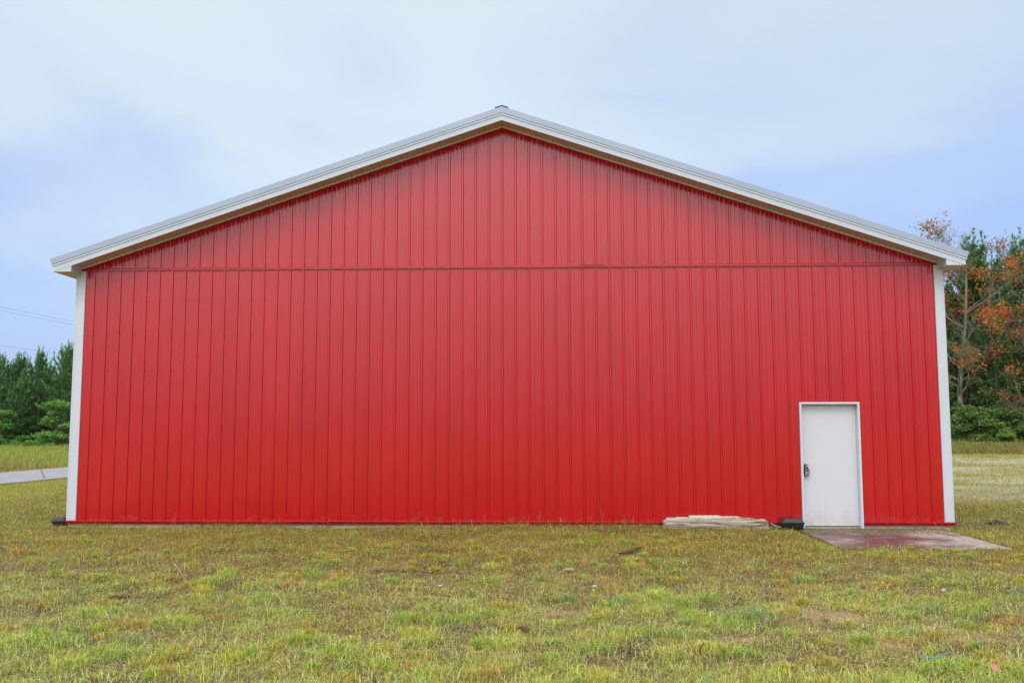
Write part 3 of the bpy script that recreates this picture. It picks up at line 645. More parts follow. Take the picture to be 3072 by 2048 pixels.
def gzf(a, b): return float(gz(np.array([a]), np.array([b]))[0])
def chunk(name, a, b, w, l, h, rot, m, label, cat, seed, group=None, lift=0.0):
    mb = MB(); rr = random.Random(seed); n = 9
    for i in range(n+1):
        t = i/n; e = math.sin(math.pi*(.12+.76*t))**.5
        for j in range(8):
            q = 2*math.pi*j/8; mb.v.append(((t-.5)*l + rr.uniform(-.04, .04)*l, math.cos(q)*w/2*e*rr.uniform(.75, 1.15), (math.sin(q)*h/2*e*rr.uniform(.75, 1.15))+h*.25))
    for i in range(n):
        for j in range(8): p = i*8+j; q = i*8+(j+1) % 8; mb.f.append((p, q, q+8, p+8))
    mb.f.append(tuple(range(8))); mb.f.append(tuple(range(n*8, n*8+8))[::-1])
    o = mb.build(name, m); o.location = (a, b, gzf(a, b)+lift); o.rotation_euler = (0, 0, rot); tag(o, label, cat, group); return o
chunk('bark_piece', 1.84, -3.1, .06, .66, .05, R(62), M['rotwood'], 'longest rotten brown bark slab, in the olive grass below the timber', 'bark', 1, 'rotten bark pieces in the grass', .025)
chunk('bark_piece', -1.19, -4.80, .07, .30, .05, R(18), M['rotwood'], 'thin brown bark strip in the middle of the grass', 'bark', 2, 'rotten bark pieces in the grass', .015)
chunk('bark_piece', .53, -7.82, .045, .12, .035, R(5), M['rotwood'], 'short blocky dark bark stub nearest the camera', 'bark', 3, 'rotten bark pieces in the grass', .02)
chunk('bark_piece', -3.45, -6.55, .05, .22, .04, R(22), M['rotwood'], 'crumbling dark bark sliver on the lower left grass', 'bark', 4, 'rotten bark pieces in the grass', .015)
for (a, b, s, lab) in ((1.22, -5.88, .055, 'whitest angular stone in the grass right of centre'), (-.38, -5.86, .045, 'small white stone in the grass left of centre'), (.99, -4.84, .10, 'flat tan rock lying in the grass below the wall'), (4.72, -5.98, .06, 'flat white stone in the dry grass at the right')):
    chunk('stone', a, b, s*.7, s*1.1, s*.5, rs.uniform(0, 3), M['tanrock'] if 'tan' in lab else M['stone'], lab, 'stone', int(a*50)+90, 'pale stones in the grass', .03)
def stick(pts, r, label, m=None):
    mb = MB(); P = [(a+rs.uniform(-.02, .02)*(r < .01), b, gzf(a, b)+c*.8) for a, b, c in pts]; mb.tube(P, [r*.6*(1-.5*k/len(P)) for k in range(len(P))], 5)
    tag(mb.build('stick', m or M['stick']), label, 'stick', 'dead sticks lying in the grass')
pst = mat('pale_straw_stick', (.40, .32, .20), .8, noise=((20, 20, 20), .25, 4))
stick([(-1.28, -4.66, .03), (-1.15, -4.86, .045), (-1.02, -5.06, .04)], .011, 'short dark stick lying above centre of the lawn')
stick([(-.72, -5.05, .05), (-.55, -5.18, .07), (-.42, -5.34, .06), (-.30, -5.42, .03)], .012, 'curved brown stick arching over the grass in the centre')
stick([(-2.02, -6.35, .11), (-1.8, -6.8, .08), (-1.58, -7.2, .04)], .007, 'long pale stalk slanting down left of centre', pst)
stick([(-3.66, -4.66, .09), (-3.50, -4.95, .07), (-3.30, -5.3, .05)], .010, 'pale straight stick in the grass at the upper left', pst)
stick([(-.75, -6.75, .10), (-.2, -6.86, .12), (.18, -7.12, .06), (.36, -7.2, .04)], .006, 'long thin straw stem lying across the foreground', pst)
stick([(2.16, -8.35, 0), (2.17, -8.36, .06), (2.185, -8.38, .14)], .007, 'upright forked twig stub on the bare sand', None)
stick([(1.84, -8.68, 0), (1.83, -8.69, .05), (1.86, -8.70, .12)], .012, 'charred dark stub standing near the bottom edge', M['rotwood'])
stick([(1.33, -8.62, 0), (1.335, -8.63, .06), (1.32, -8.62, .11)], .013, 'thick brown stub standing in the front grass', M['rotwood'])
# teal strip and pink scrap
mb = MB(); P = [(3.375, -8.815), (3.40, -8.80), (3.44, -8.805), (3.50, -8.77), (3.56, -8.75), (3.60, -8.70), (3.65, -8.65)]; W_ = [.009, .014, .009, .005, .006, .005, .004]
for (a, b), w in zip(P, W_):
    z = gzf(a, b)+.035+rs.uniform(0, .012); mb.v += [(a, b-w, z), (a, b+w, z+w*.8), (a+.002, b+w, z+w*.8-.004), (a+.002, b-w, z-.004)]
for k in range(len(P)-1):
    for j in range(4): a = 4*k+j; b = 4*k+(j+1) % 4; mb.f.append((a, b, b+4, a+4))
tag(mb.build('plastic_strip', M['teal'], smooth=True), 'torn teal plastic strip lying in the grass at lower right', 'plastic strip')
mb = MB(); n = 9
for j in range(n):
    for i in range(n):
        u, v = i/(n-1)*2-1, j/(n-1)*2-1
        mb.v.append((u*.026*(1-.35*v)+rs.uniform(-.005, .005), v*.02+abs(u)*.02+rs.uniform(-.006, .006), .030*v+.02+rs.uniform(-.006, .006)))
for j in range(n-1):
    for i in range(n-1): a = j*n+i; mb.f.append((a, a+1, a+n+1, a+n))
o = mb.build('paper_scrap', M['pink'], smooth=False); md = o.modifiers.new('s', 'SOLIDIFY'); md.thickness = .002
o.location = (3.735, -9.16, gzf(3.735, -9.16)+.03); o.rotation_euler = (R(-25), 0, R(10)); tag(o, 'crumpled pink paper scrap in the bottom right corner grass', 'paper')

# ------------------------------------------------------------------ grass
def blades(x, y, h, w, col, lean, droop=.35, rsd=1, flat=None):
    """one bent blade per point: 5 vertices, a quad and a tip triangle"""
    g = np.random.default_rng(rsd); n = len(x); z = gz(x, y)
    a = g.random(n)*2*np.pi; dx, dy = np.cos(a), np.sin(a)
    # blades face every way; widths are set across the lean
    px, py = -dy*w/2, dx*w/2
    b = np.stack([x, y, z-.006], 1); mid = b + np.stack([dx*lean*h*.35, dy*lean*h*.35, h*.58], 1)
    tip = b + np.stack([dx*lean*h, dy*lean*h, h*np.clip(1-droop*lean, .25, 1)], 1)
    if flat is not None: mid[:, 2] = z + .012+flat; tip[:, 2] = z + .006 + flat*.8; b[:, 2] = z + .004+flat*.6
    P = np.stack([px, py, np.zeros(n)], 1)
    V = np.stack([b-P*.7, b+P*.7, mid+P, mid-P, tip], 1).reshape(-1, 3)
    i = np.arange(n)*5; Q = np.stack([i, i+1, i+2, i+3], 1); T = np.stack([i+3, i+2, i+4], 1)
    c = np.repeat(col, 5, 0).reshape(n, 5, 3).copy(); c[:, 4] *= 1.12
    return V, Q, T, c.reshape(-1, 3)
def pal(p, g):
    """p: array of species weights -> colours"""
    C = np.array([[.42, .34, .040],    # olive
                  [.27, .41, .065],    # fresh green
                  [.46, .29, .095],    # tan brown
                  [.62, .53, .32],     # bleached straw
                  [.43, .49, .095],    # yellow green
                  [.45, .22, .07],    # rust
                  [.26, .37, .15]])    # bluish green
    u = g.random(len(p))[:, None]; k = (np.cumsum(p/p.sum(1, keepdims=True), 1) < u).sum(1).clip(0, 6)
    c = C[k]*g.uniform(.42, 1.45, len(p))[:, None]*(1+g.normal(0, .06, (len(p), 3)))
    return np.clip(c*np.array([1.0, .99, .86]), .008, .9), k
def species(x, y):
    d = sstep(-3.0, -7.0, y)           # towards the camera it gets greener and rougher
    n1_ = fbm(x, y, 1.5, 41, 3); n2_ = fbm(x, y, .45, 45, 3); n3_ = fbm(x, y, .9, 49, 3); n4_ = vnoise(x, y, .3, 53)
    green = sstep(.44, .68, n1_)*(.45+.8*d) + .14+.42*d; yel = sstep(.52, .72, n2_)*(.40+.8*d)+.30*d + .8*sstep(-8.3, -9.6, y)
    brown = sstep(.45, .7, n3_)*(1.0-.55*d)+.26-.10*d; rust = sstep(.84, .96, n4_)*.8+.04; blue = sstep(.62, .78, fbm(x, y, .8, 57, 3))*.7
    return np.stack([1.5-1.0*d, green, brown, .12+.30*d, yel+.12, rust, blue*(.3+d)], 1)
def scatter(g, n, x0, x1, y0, y1, dens=None, view=True):
    x = g.uniform(x0, x1, n); y = g.uniform(y0, y1, n)
    k = np.ones(n, bool)
    if view: k &= np.abs((x-CAM.x) + .035*(y-CAM.y)) < .60*(y-CAM.y)+1.6
    k &= ~((np.abs(x) < 7.36) & (y > -.035) & (y < 19.9))
    sl_ = (x > 4.93+.06*vnoise(x, y, .12, 2)+np.maximum(0, .5-(y+1.9))*0) & (x < 7.14+.05*vnoise(x, y, .1, 3)) & (y > -2.38+.3*vnoise(x, y, .5, 4)*sstep(7.0, 6.4, x)) & (y < -.02)
    k &= ~sl_
    k &= ~((x < -15.7) & (x > -19.9))
    return x[k], y[k]
VS, QS, TS, CS = [], [], [], []; off_ = 0
def emit(res):
    global off_
    V, Q, T, c = res; VS.append(V); QS.append(Q+off_); TS.append(T+off_); CS.append(c); off_ += len(V)
g = np.random.default_rng(5)
# short mown turf in front of the barn
for (n, y0, y1, w0) in ((360000, -6.2, .03, .82), (420000, -9.95, -6.2, .62)):
    x, y = scatter(g, n, -9.6, 9.6, y0, y1)
    keep = g.random(len(x)) > bare(x, y)*.78; x, y = x[keep], y[keep]
    mid_ = sstep(-2.6, -4.4, y); dens = sstep(.40, .58, fbm(x, y*1.5, .34, 61, 4)+.12*(1-mid_)); keep = g.random(len(x)) < (.66-.36*mid_)+(.34+.36*mid_)*dens; x, y = x[keep], y[keep]
    c, k = pal(species(x, y), g); c = np.clip(c*(1+.30*sstep(-4, -8.5, y))[:, None]*(.70+.60*fbm(x, y, .28, 63, 3))[:, None], 0, .9); hh = g.gamma(3.6, .0105, len(x))*(.55+1.1*fbm(x, y, .45, 65, 3)); hh *= np.where((k == 1) | (k == 4), 1.2, 1)
    hh *= 1-.35*sstep(-1.2, -.1, y)*0
    emit(blades(x, y, hh, g.uniform(.0028, .0055, len(x))*w0, c, g.uniform(.1, 1.9, len(x)), rsd=n))
# thatch: cut straw lying flat
x, y = scatter(g, 330000, -9.4, 9.4, -9.95, -.05)
keep = g.random(len(x)) < (.12 + .88*sstep(-2.8, -5.0, y)*sstep(.44, .60, fbm(x, y*1.6, .55, 71, 4))); x, y = x[keep], y[keep]
p = np.tile([.4, .12, .8, 1.0, .1, .12, .08], (len(x), 1)); c, k = pal(p, g); c *= g.uniform(.45, 1.15, len(x))[:, None]
emit(blades(x, y, g.uniform(.03, .13, len(x)), g.uniform(.0016, .0034, len(x)), c, np.full(len(x), 1.0), rsd=9, flat=g.uniform(.0, .035, len(x))))
# loose long straws and dark crumbs of old thatch
x, y = scatter(g, 9000, -8, 8, -9.95, -2.5); keep = g.random(len(x)) < .15+.85*sstep(-3, -6, y); x, y = x[keep], y[keep]
emit(blades(x, y, g.uniform(.09, .27, len(x)), g.uniform(.0022, .0042, len(x)), np.array([.66, .58, .38])*g.uniform(.6, 1.25, len(x))[:, None], np.full(len(x), 1.0), rsd=19, flat=g.uniform(.015, .06, len(x))))
x, y = scatter(g, 26000, -8, 8, -9.95, -2.5); keep = fbm(x, y*1.4, .4, 83, 3) > .56; x, y = x[keep], y[keep]
emit(blades(x, y, g.uniform(.02, .07, len(x)), g.uniform(.004, .010, len(x)), np.array([.055, .040, .025])*g.uniform(.5, 1.8, len(x))[:, None], np.full(len(x), 1.0), rsd=29, flat=g.uniform(.01, .035, len(x))))
# brighter tufts
tufts = [(2.0, -8.64, .13, 4), (2.35, -7.24, .2, 6), (2.58, -7.23, .2, 6), (1.1, -8.56, .2, 1), (-.49, -7.47, .14, 1), (-.66, -8.72, .3, 4), (-.44, -9.08, .13, 4), (-.82, -8.72, .2, 1),
         (-2.45, -8.84, .25, 1), (-2.59, -9.11, .13, 4), (-2.4, -7.67, .2, 4), (-3.37, -8.43, .2, 4), (5.11, -3.14, .2, 1), (-6.15, -3.53, .12, 5), (3.9, -9.3, .35, 1), (2.9, -9.4, .35, 4), (2.2, -9.5, .4, 4), (.9, -9.5, .5, 4),
         (-.2, -7.5, .18, 1), (-1.25, -8.3, .2, 1), (1.75, -8.1, .15, 1), (.1, -5.6, .2, 1), (-2.9, -5.7, .2, 1), (-1.9, -5.2, .2, 1), (4.2, -7.6, .13, 1), (3.4, -9.1, .2, 1)]
for _ in range(420):
    ty = g.uniform(-9.9, -1.0); near = float(sstep(-3, -8, ty))
    tufts.append((g.uniform(-.57*(ty+15.6)+.6, .57*(ty+15.6)+.2), ty, g.uniform(.05, .12+.08*near), int(g.choice([0, 1, 4, 5, 2, 6], p=[.30, .28, .18, .03, .13, .08]))))
tx, ty, th, tk, tl = [], [], [], [], []
for ti, (a, b, r, kk) in enumerate(tufts):
    if 4.9 < a < 7.1 and b > -2.3: continue
    n = int(120+1100*r); q = g.random(n)**.7*r; t = g.random(n)*6.28
    tx.append(a+q*np.cos(t)); ty.append(b+q*np.sin(t)*.8); th.append(g.uniform(.05, .125, n)*(1-.35*q/r)*(1.35 if ti < 26 else g.uniform(.7, 1.25))); tk.append(np.full(n, kk)); tl.append(.15+.75*g.random(n))
tx, ty, th, tk, tl = map(np.concatenate, (tx, ty, th, tk, tl))
p = np.full((len(tx), 7), .05); p[np.arange(len(tx)), tk] = 2.2; p[:, 4] += .3; c, k = pal(p, g)
emit(blades(tx, ty, th, g.uniform(.002, .0042, len(tx)), np.clip(c*1.2, 0, .9), tl*1.3, rsd=77))
# coarser turf beside and behind the barn
for (n, x0, x1, y0, y1, wm) in ((150000, -19, -7.3, -.3, 16, 1.7), (50000, -15.6, -9, -6, 0, 1.2), (120000, 7.3, 20, -.3, 13, 1.8), (90000, 9, 30, 11, 31, 3.5), (50000, -40, -19.9, 5, 40, 5)):
    x, y = scatter(g, n, x0, x1, y0, y1)
    keep = g.random(len(x)) > 1.15*lot(x, y); x, y = x[keep], y[keep]
    p = species(x, np.full_like(y, -3.4)); p[:, 3] += .10; p[:, 1] += .25*sstep(.5, .7, fbm(x*.4, y, 1.6, 91, 3))*np.where(x > 0, 2, .5); p[:, 4] += .9*sstep(.55, .7, fbm(x*.4, y, 1.5, 93, 3))
    c, k = pal(p, g)
    c = c*.45 + .55*np.array([.34, .35, .085])*(.75+.5*fbm(x, y, 1.2, 95, 3))[:, None]
    emit(blades(x, y, g.gamma(5, .009, len(x))*wm**.35, g.uniform(.003, .0055, len(x))*wm, c, g.uniform(.1, .8, len(x)), rsd=n+int(x0)))
V, Q, T, C_ = np.concatenate(VS), np.concatenate(QS), np.concatenate(TS), np.concatenate(CS)
tag(np_mesh('grass', V, [Q, T], M['blade'], C_), 'short patchy olive and green grass with straw in front of the barn', 'grass', kind='stuff')
del V, Q, T, C_, VS, QS, TS, CS

# tall field grass at the foot of the woods
VS, QS, TS, CS = [], [], [], []; off_ = 0
for (n, x0, x1, y0, y1) in ((150000, -62, -20.3, 20, 60), (60000, 16, 44, 30.5, 47)):
    x = g.uniform(x0, x1, n); y = g.uniform(y0, y1, n)
    k = (np.abs((x-CAM.x)+.035*(y-CAM.y)) < .62*(y-CAM.y)+4) & (np.abs(x-CAM.x) > .42*(y-CAM.y)); x, y = x[k], y[k]
    nn = fbm(x*.5, y, 3.5, 101, 3)+.25*np.where(x < 0, np.exp(-((y-37)/9)**2)-.15, 0); p = np.stack([.7+0*x, .35+1.6*sstep(.48, .6, nn), .45+1.0*sstep(.52, .4, nn), .12+0*x, .3+1.5*sstep(.48, .6, nn), .10+.4*(x > 0), .15+.3*(x > 0)], 1)
    c, kk = pal(p, g); edge = sstep(y1-6, y1, y)
    emit(blades(x, y, g.uniform(.15, .42, len(x))*(1+1.0*edge), g.uniform(.012, .03, len(x)), (c*.45+.55*(np.array([.38, .33, .10])*(1-sstep(.45, .65, nn))[:, None]+np.array([.33, .44, .075])*sstep(.45, .65, nn)[:, None]))*np.where(x > 0, .60, .85)[:, None]*np.array([1, 1.0, 1]), g.uniform(.05, .5, len(x)), rsd=n))
tag(np_mesh('meadow_grass', np.concatenate(VS), [np.concatenate(QS), np.concatenate(TS)], M['blade'], np.concatenate(CS)), 'tall tan and green field grass at the edge of the woods', 'grass', kind='stuff')
# dry weeds along the foot of the wall
VS, QS, TS, CS = [], [], [], []; off_ = 0
n = 8000; x = g.uniform(-7.3, 7.4, n); y = -.03-g.gamma(1.5, .04, n); k = (g.random(n) < .15+.85*sstep(.40, .62, vnoise(x, x*0, .35, 5))) & ~((x > 4.9) & (x < 6.1)); x, y = x[k], y[k]
p = np.tile([.6, .15, .8, .7, .1, .4, 0.], (len(x), 1)); c, kk = pal(p, g)
emit(blades(x, y, g.gamma(3.0, .027, len(x)), g.uniform(.0022, .004, len(x)), c*.8, g.uniform(.1, .8, len(x)), rsd=8))
for cx, hh in ((-4.6, .13), (-3.9, .20), (-3.1, .17), (-1.45, .30), (-1.0, .16), (-.55, .22), (.15, .18), (.62, .26), (1.05, .2), (1.62, .36), (2.05, .24), (2.68, .24), (3.10, .27), (3.5, .2), (3.62, .22), (4.05, .18), (6.75, .2), (6.9, .16)):
    n = 9; q = g.normal(0, .02, n)
    emit(blades(cx+q, -.09-g.random(n)*.05, hh*g.uniform(.45, 1.1, n)*1.25, np.full(n, .0045), np.tile([.22, .14, .085], (n, 1))*g.uniform(.6, 1.5, n)[:, None], g.uniform(.05, .7, n), rsd=int(cx*10)+100))
tag(np_mesh('dry_weeds', np.concatenate(VS), [np.concatenate(QS), np.concatenate(TS)], M['blade'], np.concatenate(CS)), 'dry brown weed stalks growing along the foot of the red wall', 'weeds', kind='stuff')
# litter blown over the slab
VS, QS, TS, CS = [], [], [], []; off_ = 0
n = 1500; x = g.uniform(4.9, 7.2, n); y = -g.gamma(1.1, .28, n)-.04; k = y > -2.3; x, y = x[k], y[k]; p = np.tile([.4, .05, 1, .7, .05, .5, 0.], (len(x), 1)); c, kk = pal(p, g)
V, Q, T, cc = blades(x, y, g.uniform(.015, .07, len(x)), g.uniform(.002, .005, len(x)), c*.6, np.full(len(x), 1.), rsd=4, flat=np.zeros(len(x))); V[:, 2] = -.101 + .022*V[:, 1]/2.4 + np.random.default_rng(1).random(len(V))*.010
tag(np_mesh('straw_litter', V, [Q, T], M['blade'], cc), 'dry straw litter scattered on the concrete slab by the door', 'litter', kind='stuff')

# ------------------------------------------------------------------ trees
def tubes(segs, n=4):
    """segs (k,8): p0, p1, r0, r1 -> vertices and quads"""
    S = np.asarray(segs, float); k = len(S); p0, p1 = S[:, :3], S[:, 3:6]; d = p1-p0; d /= np.linalg.norm(d, axis=1, keepdims=True)+1e-9
    ref = np.where(np.abs(d[:, 2:3]) < .9, np.array([[0, 0, 1.]]), np.array([[1., 0, 0]])); a = np.cross(d, ref); a /= np.linalg.norm(a, axis=1, keepdims=True); b = np.cross(d, a)
    t = np.arange(n)*2*np.pi/n; ring = a[:, None]*np.cos(t)[None, :, None] + b[:, None]*np.sin(t)[None, :, None]
    V = np.concatenate([p0[:, None]+ring*S[:, 6][:, None, None], p1[:, None]+ring*S[:, 7][:, None, None]], 1).reshape(-1, 3)
    i = np.arange(k)[:, None]*2*n; j = np.arange(n)[None]; Q = np.stack([i+j, i+(j+1) % n, i+n+(j+1) % n, i+n+j], 2).reshape(-1, 4)
    return V, Q
def unit(v): return v/(np.linalg.norm(v, axis=-1, keepdims=True)+1e-9)
def pine_data(seed, H=10., Rm=2.5, droop=0.0, base=.04, cA=(.07, .17, .055), cB=(.19, .37, .14), tuft=.24, per=5, spray=14, gap=.52):
    g = np.random.default_rng(seed); segs = []; tp, td, tb = [], [], []
    z = base*H; lean = g.normal(0, .15, 2)
    segs.append([0, 0, -.3, lean[0]*.5, lean[1]*.5, H*.5, .017*H, .010*H]); segs.append([lean[0]*.5, lean[1]*.5, H*.5, lean[0], lean[1], H*.985, .010*H, .003*H])
    c0 = lambda z: np.array([lean[0]*z/H, lean[1]*z/H, z])
    while z < H*.97:
        t = z/H; L0 = Rm*(min(1, (1-t)*2.3+.34))**.85*(.80+.20*min(1, t*5)); nb = per + int(g.integers(-1, 2)); ph = g.random()*6.28
        for k in range(nb):
            az = ph + 6.283*k/nb + g.normal(0, .25); Lb = L0*g.uniform(.62, 1.15); up = (-.15+droop+2.6*t**2.4) + g.normal(0, .10)
            p = c0(z+g.uniform(-.1, .1)); d = unit(np.array([math.cos(az), math.sin(az), up])); ns = 4; q = p
            for s in range(ns):
                d = unit(d + np.array([0, 0, .12+.10*t])); q2 = q + d*Lb/ns
                r = .011*Lb*(1-s/ns)+.006; segs.append([*q, *q2, r, r*.75])
                for m in range(3 if s else 1):
                    sd = g.choice([-1, 1]); side = unit(np.cross(d, [0, 0, 1.]))*sd; dd = unit(d*.75+side*.8+np.array([0, 0, .28+.3*t])+g.normal(0, .12, 3))
                    ll = Lb*.30*g.uniform(.5, 1.2)*(1-.15*s); st = q + (q2-q)*g.random(); segs.append([*st, *(st+dd*ll), .008, .004])
                    for w in np.linspace(.35, 1.0, 3 if Lb > .8 else 2): tp.append(st+dd*ll*w); td.append(dd); tb.append(t)
                if s >= 1: tp.append(q2); td.append(d); tb.append(t)
                q = q2
            tp.append(q); td.append(unit(d+np.array([0, 0, .5]))); tb.append(t)
            if t > .55:
                for w in np.linspace(.15, .8, 4)*(.5+.6*t): tp.append(q+np.array([g.normal(0, .03), g.normal(0, .03), w])); td.append(np.array([0, 0, 1.1])); tb.append(t)
        z += gap*g.uniform(.8, 1.2)*(1.15-.35*t)
    for w in np.linspace(0, 1, 5): tp.append(c0(H*(.93+.07*w))); td.append(np.array([0, 0, 1.])); tb.append(1.)
    tp, td = np.array(tp), np.array(td); n = len(tp); m = spray
    # needles: narrow blades fanned round each shoot
    D = unit(np.repeat(td, m, 0)*g.uniform(.5, 1.5, (n*m, 1)) + g.normal(0, .42, (n*m, 3))); P0 = np.repeat(tp, m, 0) - np.repeat(td, m, 0)*g.uniform(0, tuft*.8, (n*m, 1))
    Ln = tuft*g.uniform(.6, 1.25, (n*m, 1)); sdv = unit(np.cross(D, g.normal(0, 1, (n*m, 3))))*tuft*.085
    Vn = np.stack([P0-sdv, P0+sdv, P0+D*Ln], 1).reshape(-1, 3); i = np.arange(n*m)*3; T = np.stack([i, i+1, i+2], 1)
    u = np.repeat(np.repeat(g.random(n), m), 3)[:, None]; u = np.clip(u*.8+g.random((n*m, 1)).repeat(3, 0)*.35, 0, 1)
    col = np.array(cA)*(1-u)+np.array(cB)*u
    Vt, Qt = tubes(segs, 5)
    return Vn, T, col, Vt, Qt
def pine_mesh_pair(seed, **k):
    Vn, T, col, Vt, Qt = pine_data(seed, **k)
    a = np_mesh('crown', Vn, [T], M['needle'], col); b = np_mesh('trunk', Vt, [Qt], M['bark'])
    return a, b
def place_pair(name, pair, loc, rz, sc, label, cat, group, first):
    e = empty(name, loc, rz); e.scale = sc if hasattr(sc, '__len__') else (sc, sc, sc); tag(e, label, cat, group)
    for o in pair:
        c = o if first else o.copy()
        if not first: COL.objects.link(c)
        c.parent = e
    return e
kinds = {}
def tree(name, kind, maker, x_, y_, hscale, rz, label, cat, group, wide=1.0):
    first = kind not in kinds
    if first: kinds[kind] = maker()
    s = hscale; return place_pair(name, kinds[kind], (x_, y_, gzf(x_, y_)-.05), rz, (s*wide, s*wide, s), label, cat, group, first)
GL = 'pines along the far side of the left field'
mkA = lambda: pine_mesh_pair(11); mkB = lambda: pine_mesh_pair(12, Rm=2.0); mkC = lambda: pine_mesh_pair(13, Rm=2.4)
# H=10 models scaled to 8 m
tree('pine_tree', 'A', mkA, -39.0, 60, .765, 0.3, 'tallest pine of the left row, next to the barn corner', 'pine tree', GL, 1.25)
tree('pine_tree', 'B', mkB, -41.5, 60.4, .735, 1.2, 'pine with a broad candle-tipped top, second from the barn', 'pine tree', GL, 1.25)
tree('pine_tree', 'C', mkC, -43.5, 60.2, .685, 2.2, 'shorter pine with a thin leader, third from the barn', 'pine tree', GL, 1.25)
tree('pine_tree', 'A', mkA, -44.9, 60.0, .70, 3.3, 'pine cut by the left edge of the photo', 'pine tree', GL, 1.25)
tree('pine_tree', 'B', mkB, -42.5, 59.0, .50, 4.1, 'low dark pine in front of the taller ones on the left', 'pine tree', GL, 1.5)
tree('pine_tree', 'C', mkC, -37.0, 61.0, .78, 5.1, 'pine hidden just behind the left corner of the barn', 'pine tree', GL)
for k, (a, b) in enumerate(((-38.2, 63), (-39.7, 63.4), (-41.2, 63.2), (-42.7, 63.5), (-44.2, 63), (-45.9, 63.4), (-47.6, 62.8), (-36.4, 63.6))):
    tree('pine_tree', 'ABC'[k % 3], None, a, b, .60+.03*(k % 2), k*1.3, 'shaded pine filling the second row behind the left pines', 'pine tree', 'second row of pines on the left', 1.35)
# broadleaf saplings and shrubs
def leafy(seed, H, Rr, n, size, cA, cB, lobes=14, stem=.03, low=.05, q=.42, qz=.12, pw=.85):
    g = np.random.default_rng(seed); segs = []; Pn = []; q_ = q
    for k in range(lobes):
        az = g.random()*6.28; t = low+(1-low)*g.random()**pw; rad = Rr*g.uniform(.25, 1.1)*(1-.72*t)*1.1
        c = np.array([rad*math.cos(az), rad*math.sin(az), H*t*.93]); mid = np.array([c[0]*.35, c[1]*.35, c[2]*.55]) + g.normal(0, .08, 3)
        segs.append([0, 0, -.1, *mid, stem, stem*.6]); segs.append([*mid, *c, stem*.6, stem*.25])
        m = n//lobes; q = unit(g.normal(0, 1, (m, 3)))*(g.random((m, 1))**.45)*np.array([Rr*q_, Rr*q_, H*qz])*g.uniform(.6, 1.3); Pn.append(c+q)
        for w in range(6):
            e = c + q[w]; segs.append([*c, *e, stem*.2, stem*.08])
    P = np.concatenate(Pn); m = len(P); D = unit(g.normal(0, 1, (m, 3))+np.array([0, 0, -.15])); S = unit(np.cross(D, g.normal(0, 1, (m, 3)))); l = size*g.uniform(.6, 1.3, (m, 1))
    V = np.stack([P, P+D*l*.5+S*l*.33, P+D*l, P+D*l*.5-S*l*.33], 1).reshape(-1, 3); i = np.arange(m)*4; Q = np.stack([i, i+1, i+2, i+3], 1)
    u = g.random((m, 1)).repeat(4, 0); col = np.array(cA)*(1-u)+np.array(cB)*u; Vt, Qt = tubes(segs, 5)
    return np_mesh('foliage', V, [Q], M['plant'], col), np_mesh('stem', Vt, [Qt], M['bark'])
mkM = lambda: leafy(31, 4.1, 2.3, 9000, .17, (.08, .20, .04), (.20, .42, .09), 46, .03, .0, .26, .05, 1.1)
mkS = lambda: leafy(32, 2.7, 2.0, 6500, .15, (.07, .14, .03), (.20, .32, .07), 34, .025, .02, .28, .08, 1.2)
mkT = lambda: leafy(33, 2.4, 1.8, 5200, .15, (.12, .24, .035), (.27, .46, .08), 26, .025, .02, .28, .09, 1.2)
tree('young_maple', 'M', mkM, -38.2, 57.5, 1.0, 0, 'bright green young broadleaf tree before the pines by the barn corner', 'tree', 'young broadleaf trees in front of the left pines')
tree('young_maple', 'M', mkM, -42.9, 57.5, .80, 2, 'smaller green broadleaf tree at the left edge before the pines', 'tree', 'young broadleaf trees in front of the left pines')
GS = 'low shrubs along the foot of the woods'
lab = ['small shrub by the field edge nearest the left photo edge', 'small shrub below the gap between the left pines', 'small shrub right below the bright young maple']
for k, (a, b, s) in enumerate(((-43.4, 56.2, .35), (-41.2, 56.4, .30), (-38.5, 56.2, .38))): tree('shrub', 'T', mkT, a, b, s, k, lab[k], 'shrub', GS)

# right-hand wood
GR = 'pines in the wood on the right'
PG = dict(cA=(.055, .16, .05), cB=(.17, .36, .115))
mkD = lambda: pine_mesh_pair(21, H=10, Rm=1.9, tuft=.17, gap=.44, **PG)
mkE = lambda: pine_mesh_pair(22, H=10, Rm=2.1, droop=.05, tuft=.16, gap=.44, per=6, **PG)
tree('pine_tree', 'D', mkD, 30.3, 47.6, 1.27, .4, 'tall dark pine whose tip stands right of the roof corner', 'pine tree', GR, 1.75)
tree('pine_tree', 'E', mkE, 33.2, 48.8, 1.26, 1.4, 'tall pine cut by the right edge of the photo', 'pine tree', GR, 1.7)
tree('pine_tree', 'D', mkD, 27.9, 50.5, 1.16, 2.4, 'dark pine half hidden behind the right corner of the barn', 'pine tree', GR, 1.8)
tree('pine_tree', 'E', mkE, 29.9, 45.2, .80, 3.4, 'softer green young pine in front of the tall ones on the right', 'pine tree', GR, 1.25)
tree('pine_tree', 'D', mkD, 32.0, 47.2, .62, 5.0, 'lowest broad pine behind the bushes at the right edge', 'pine tree', GR, 1.6)
for k, (a, b) in enumerate(((26.4, 52), (28.2, 53), (30.0, 52.4), (31.8, 53), (33.6, 52.2), (35.4, 52.6), (37.2, 51.6))):
    tree('pine_tree', 'DE'[k % 2], None, a, b, 1.0+.05*(k % 2), k*1.1, 'shaded pine deep in the wood behind the right pines', 'pine tree', 'second row of pines on the right', 1.4)

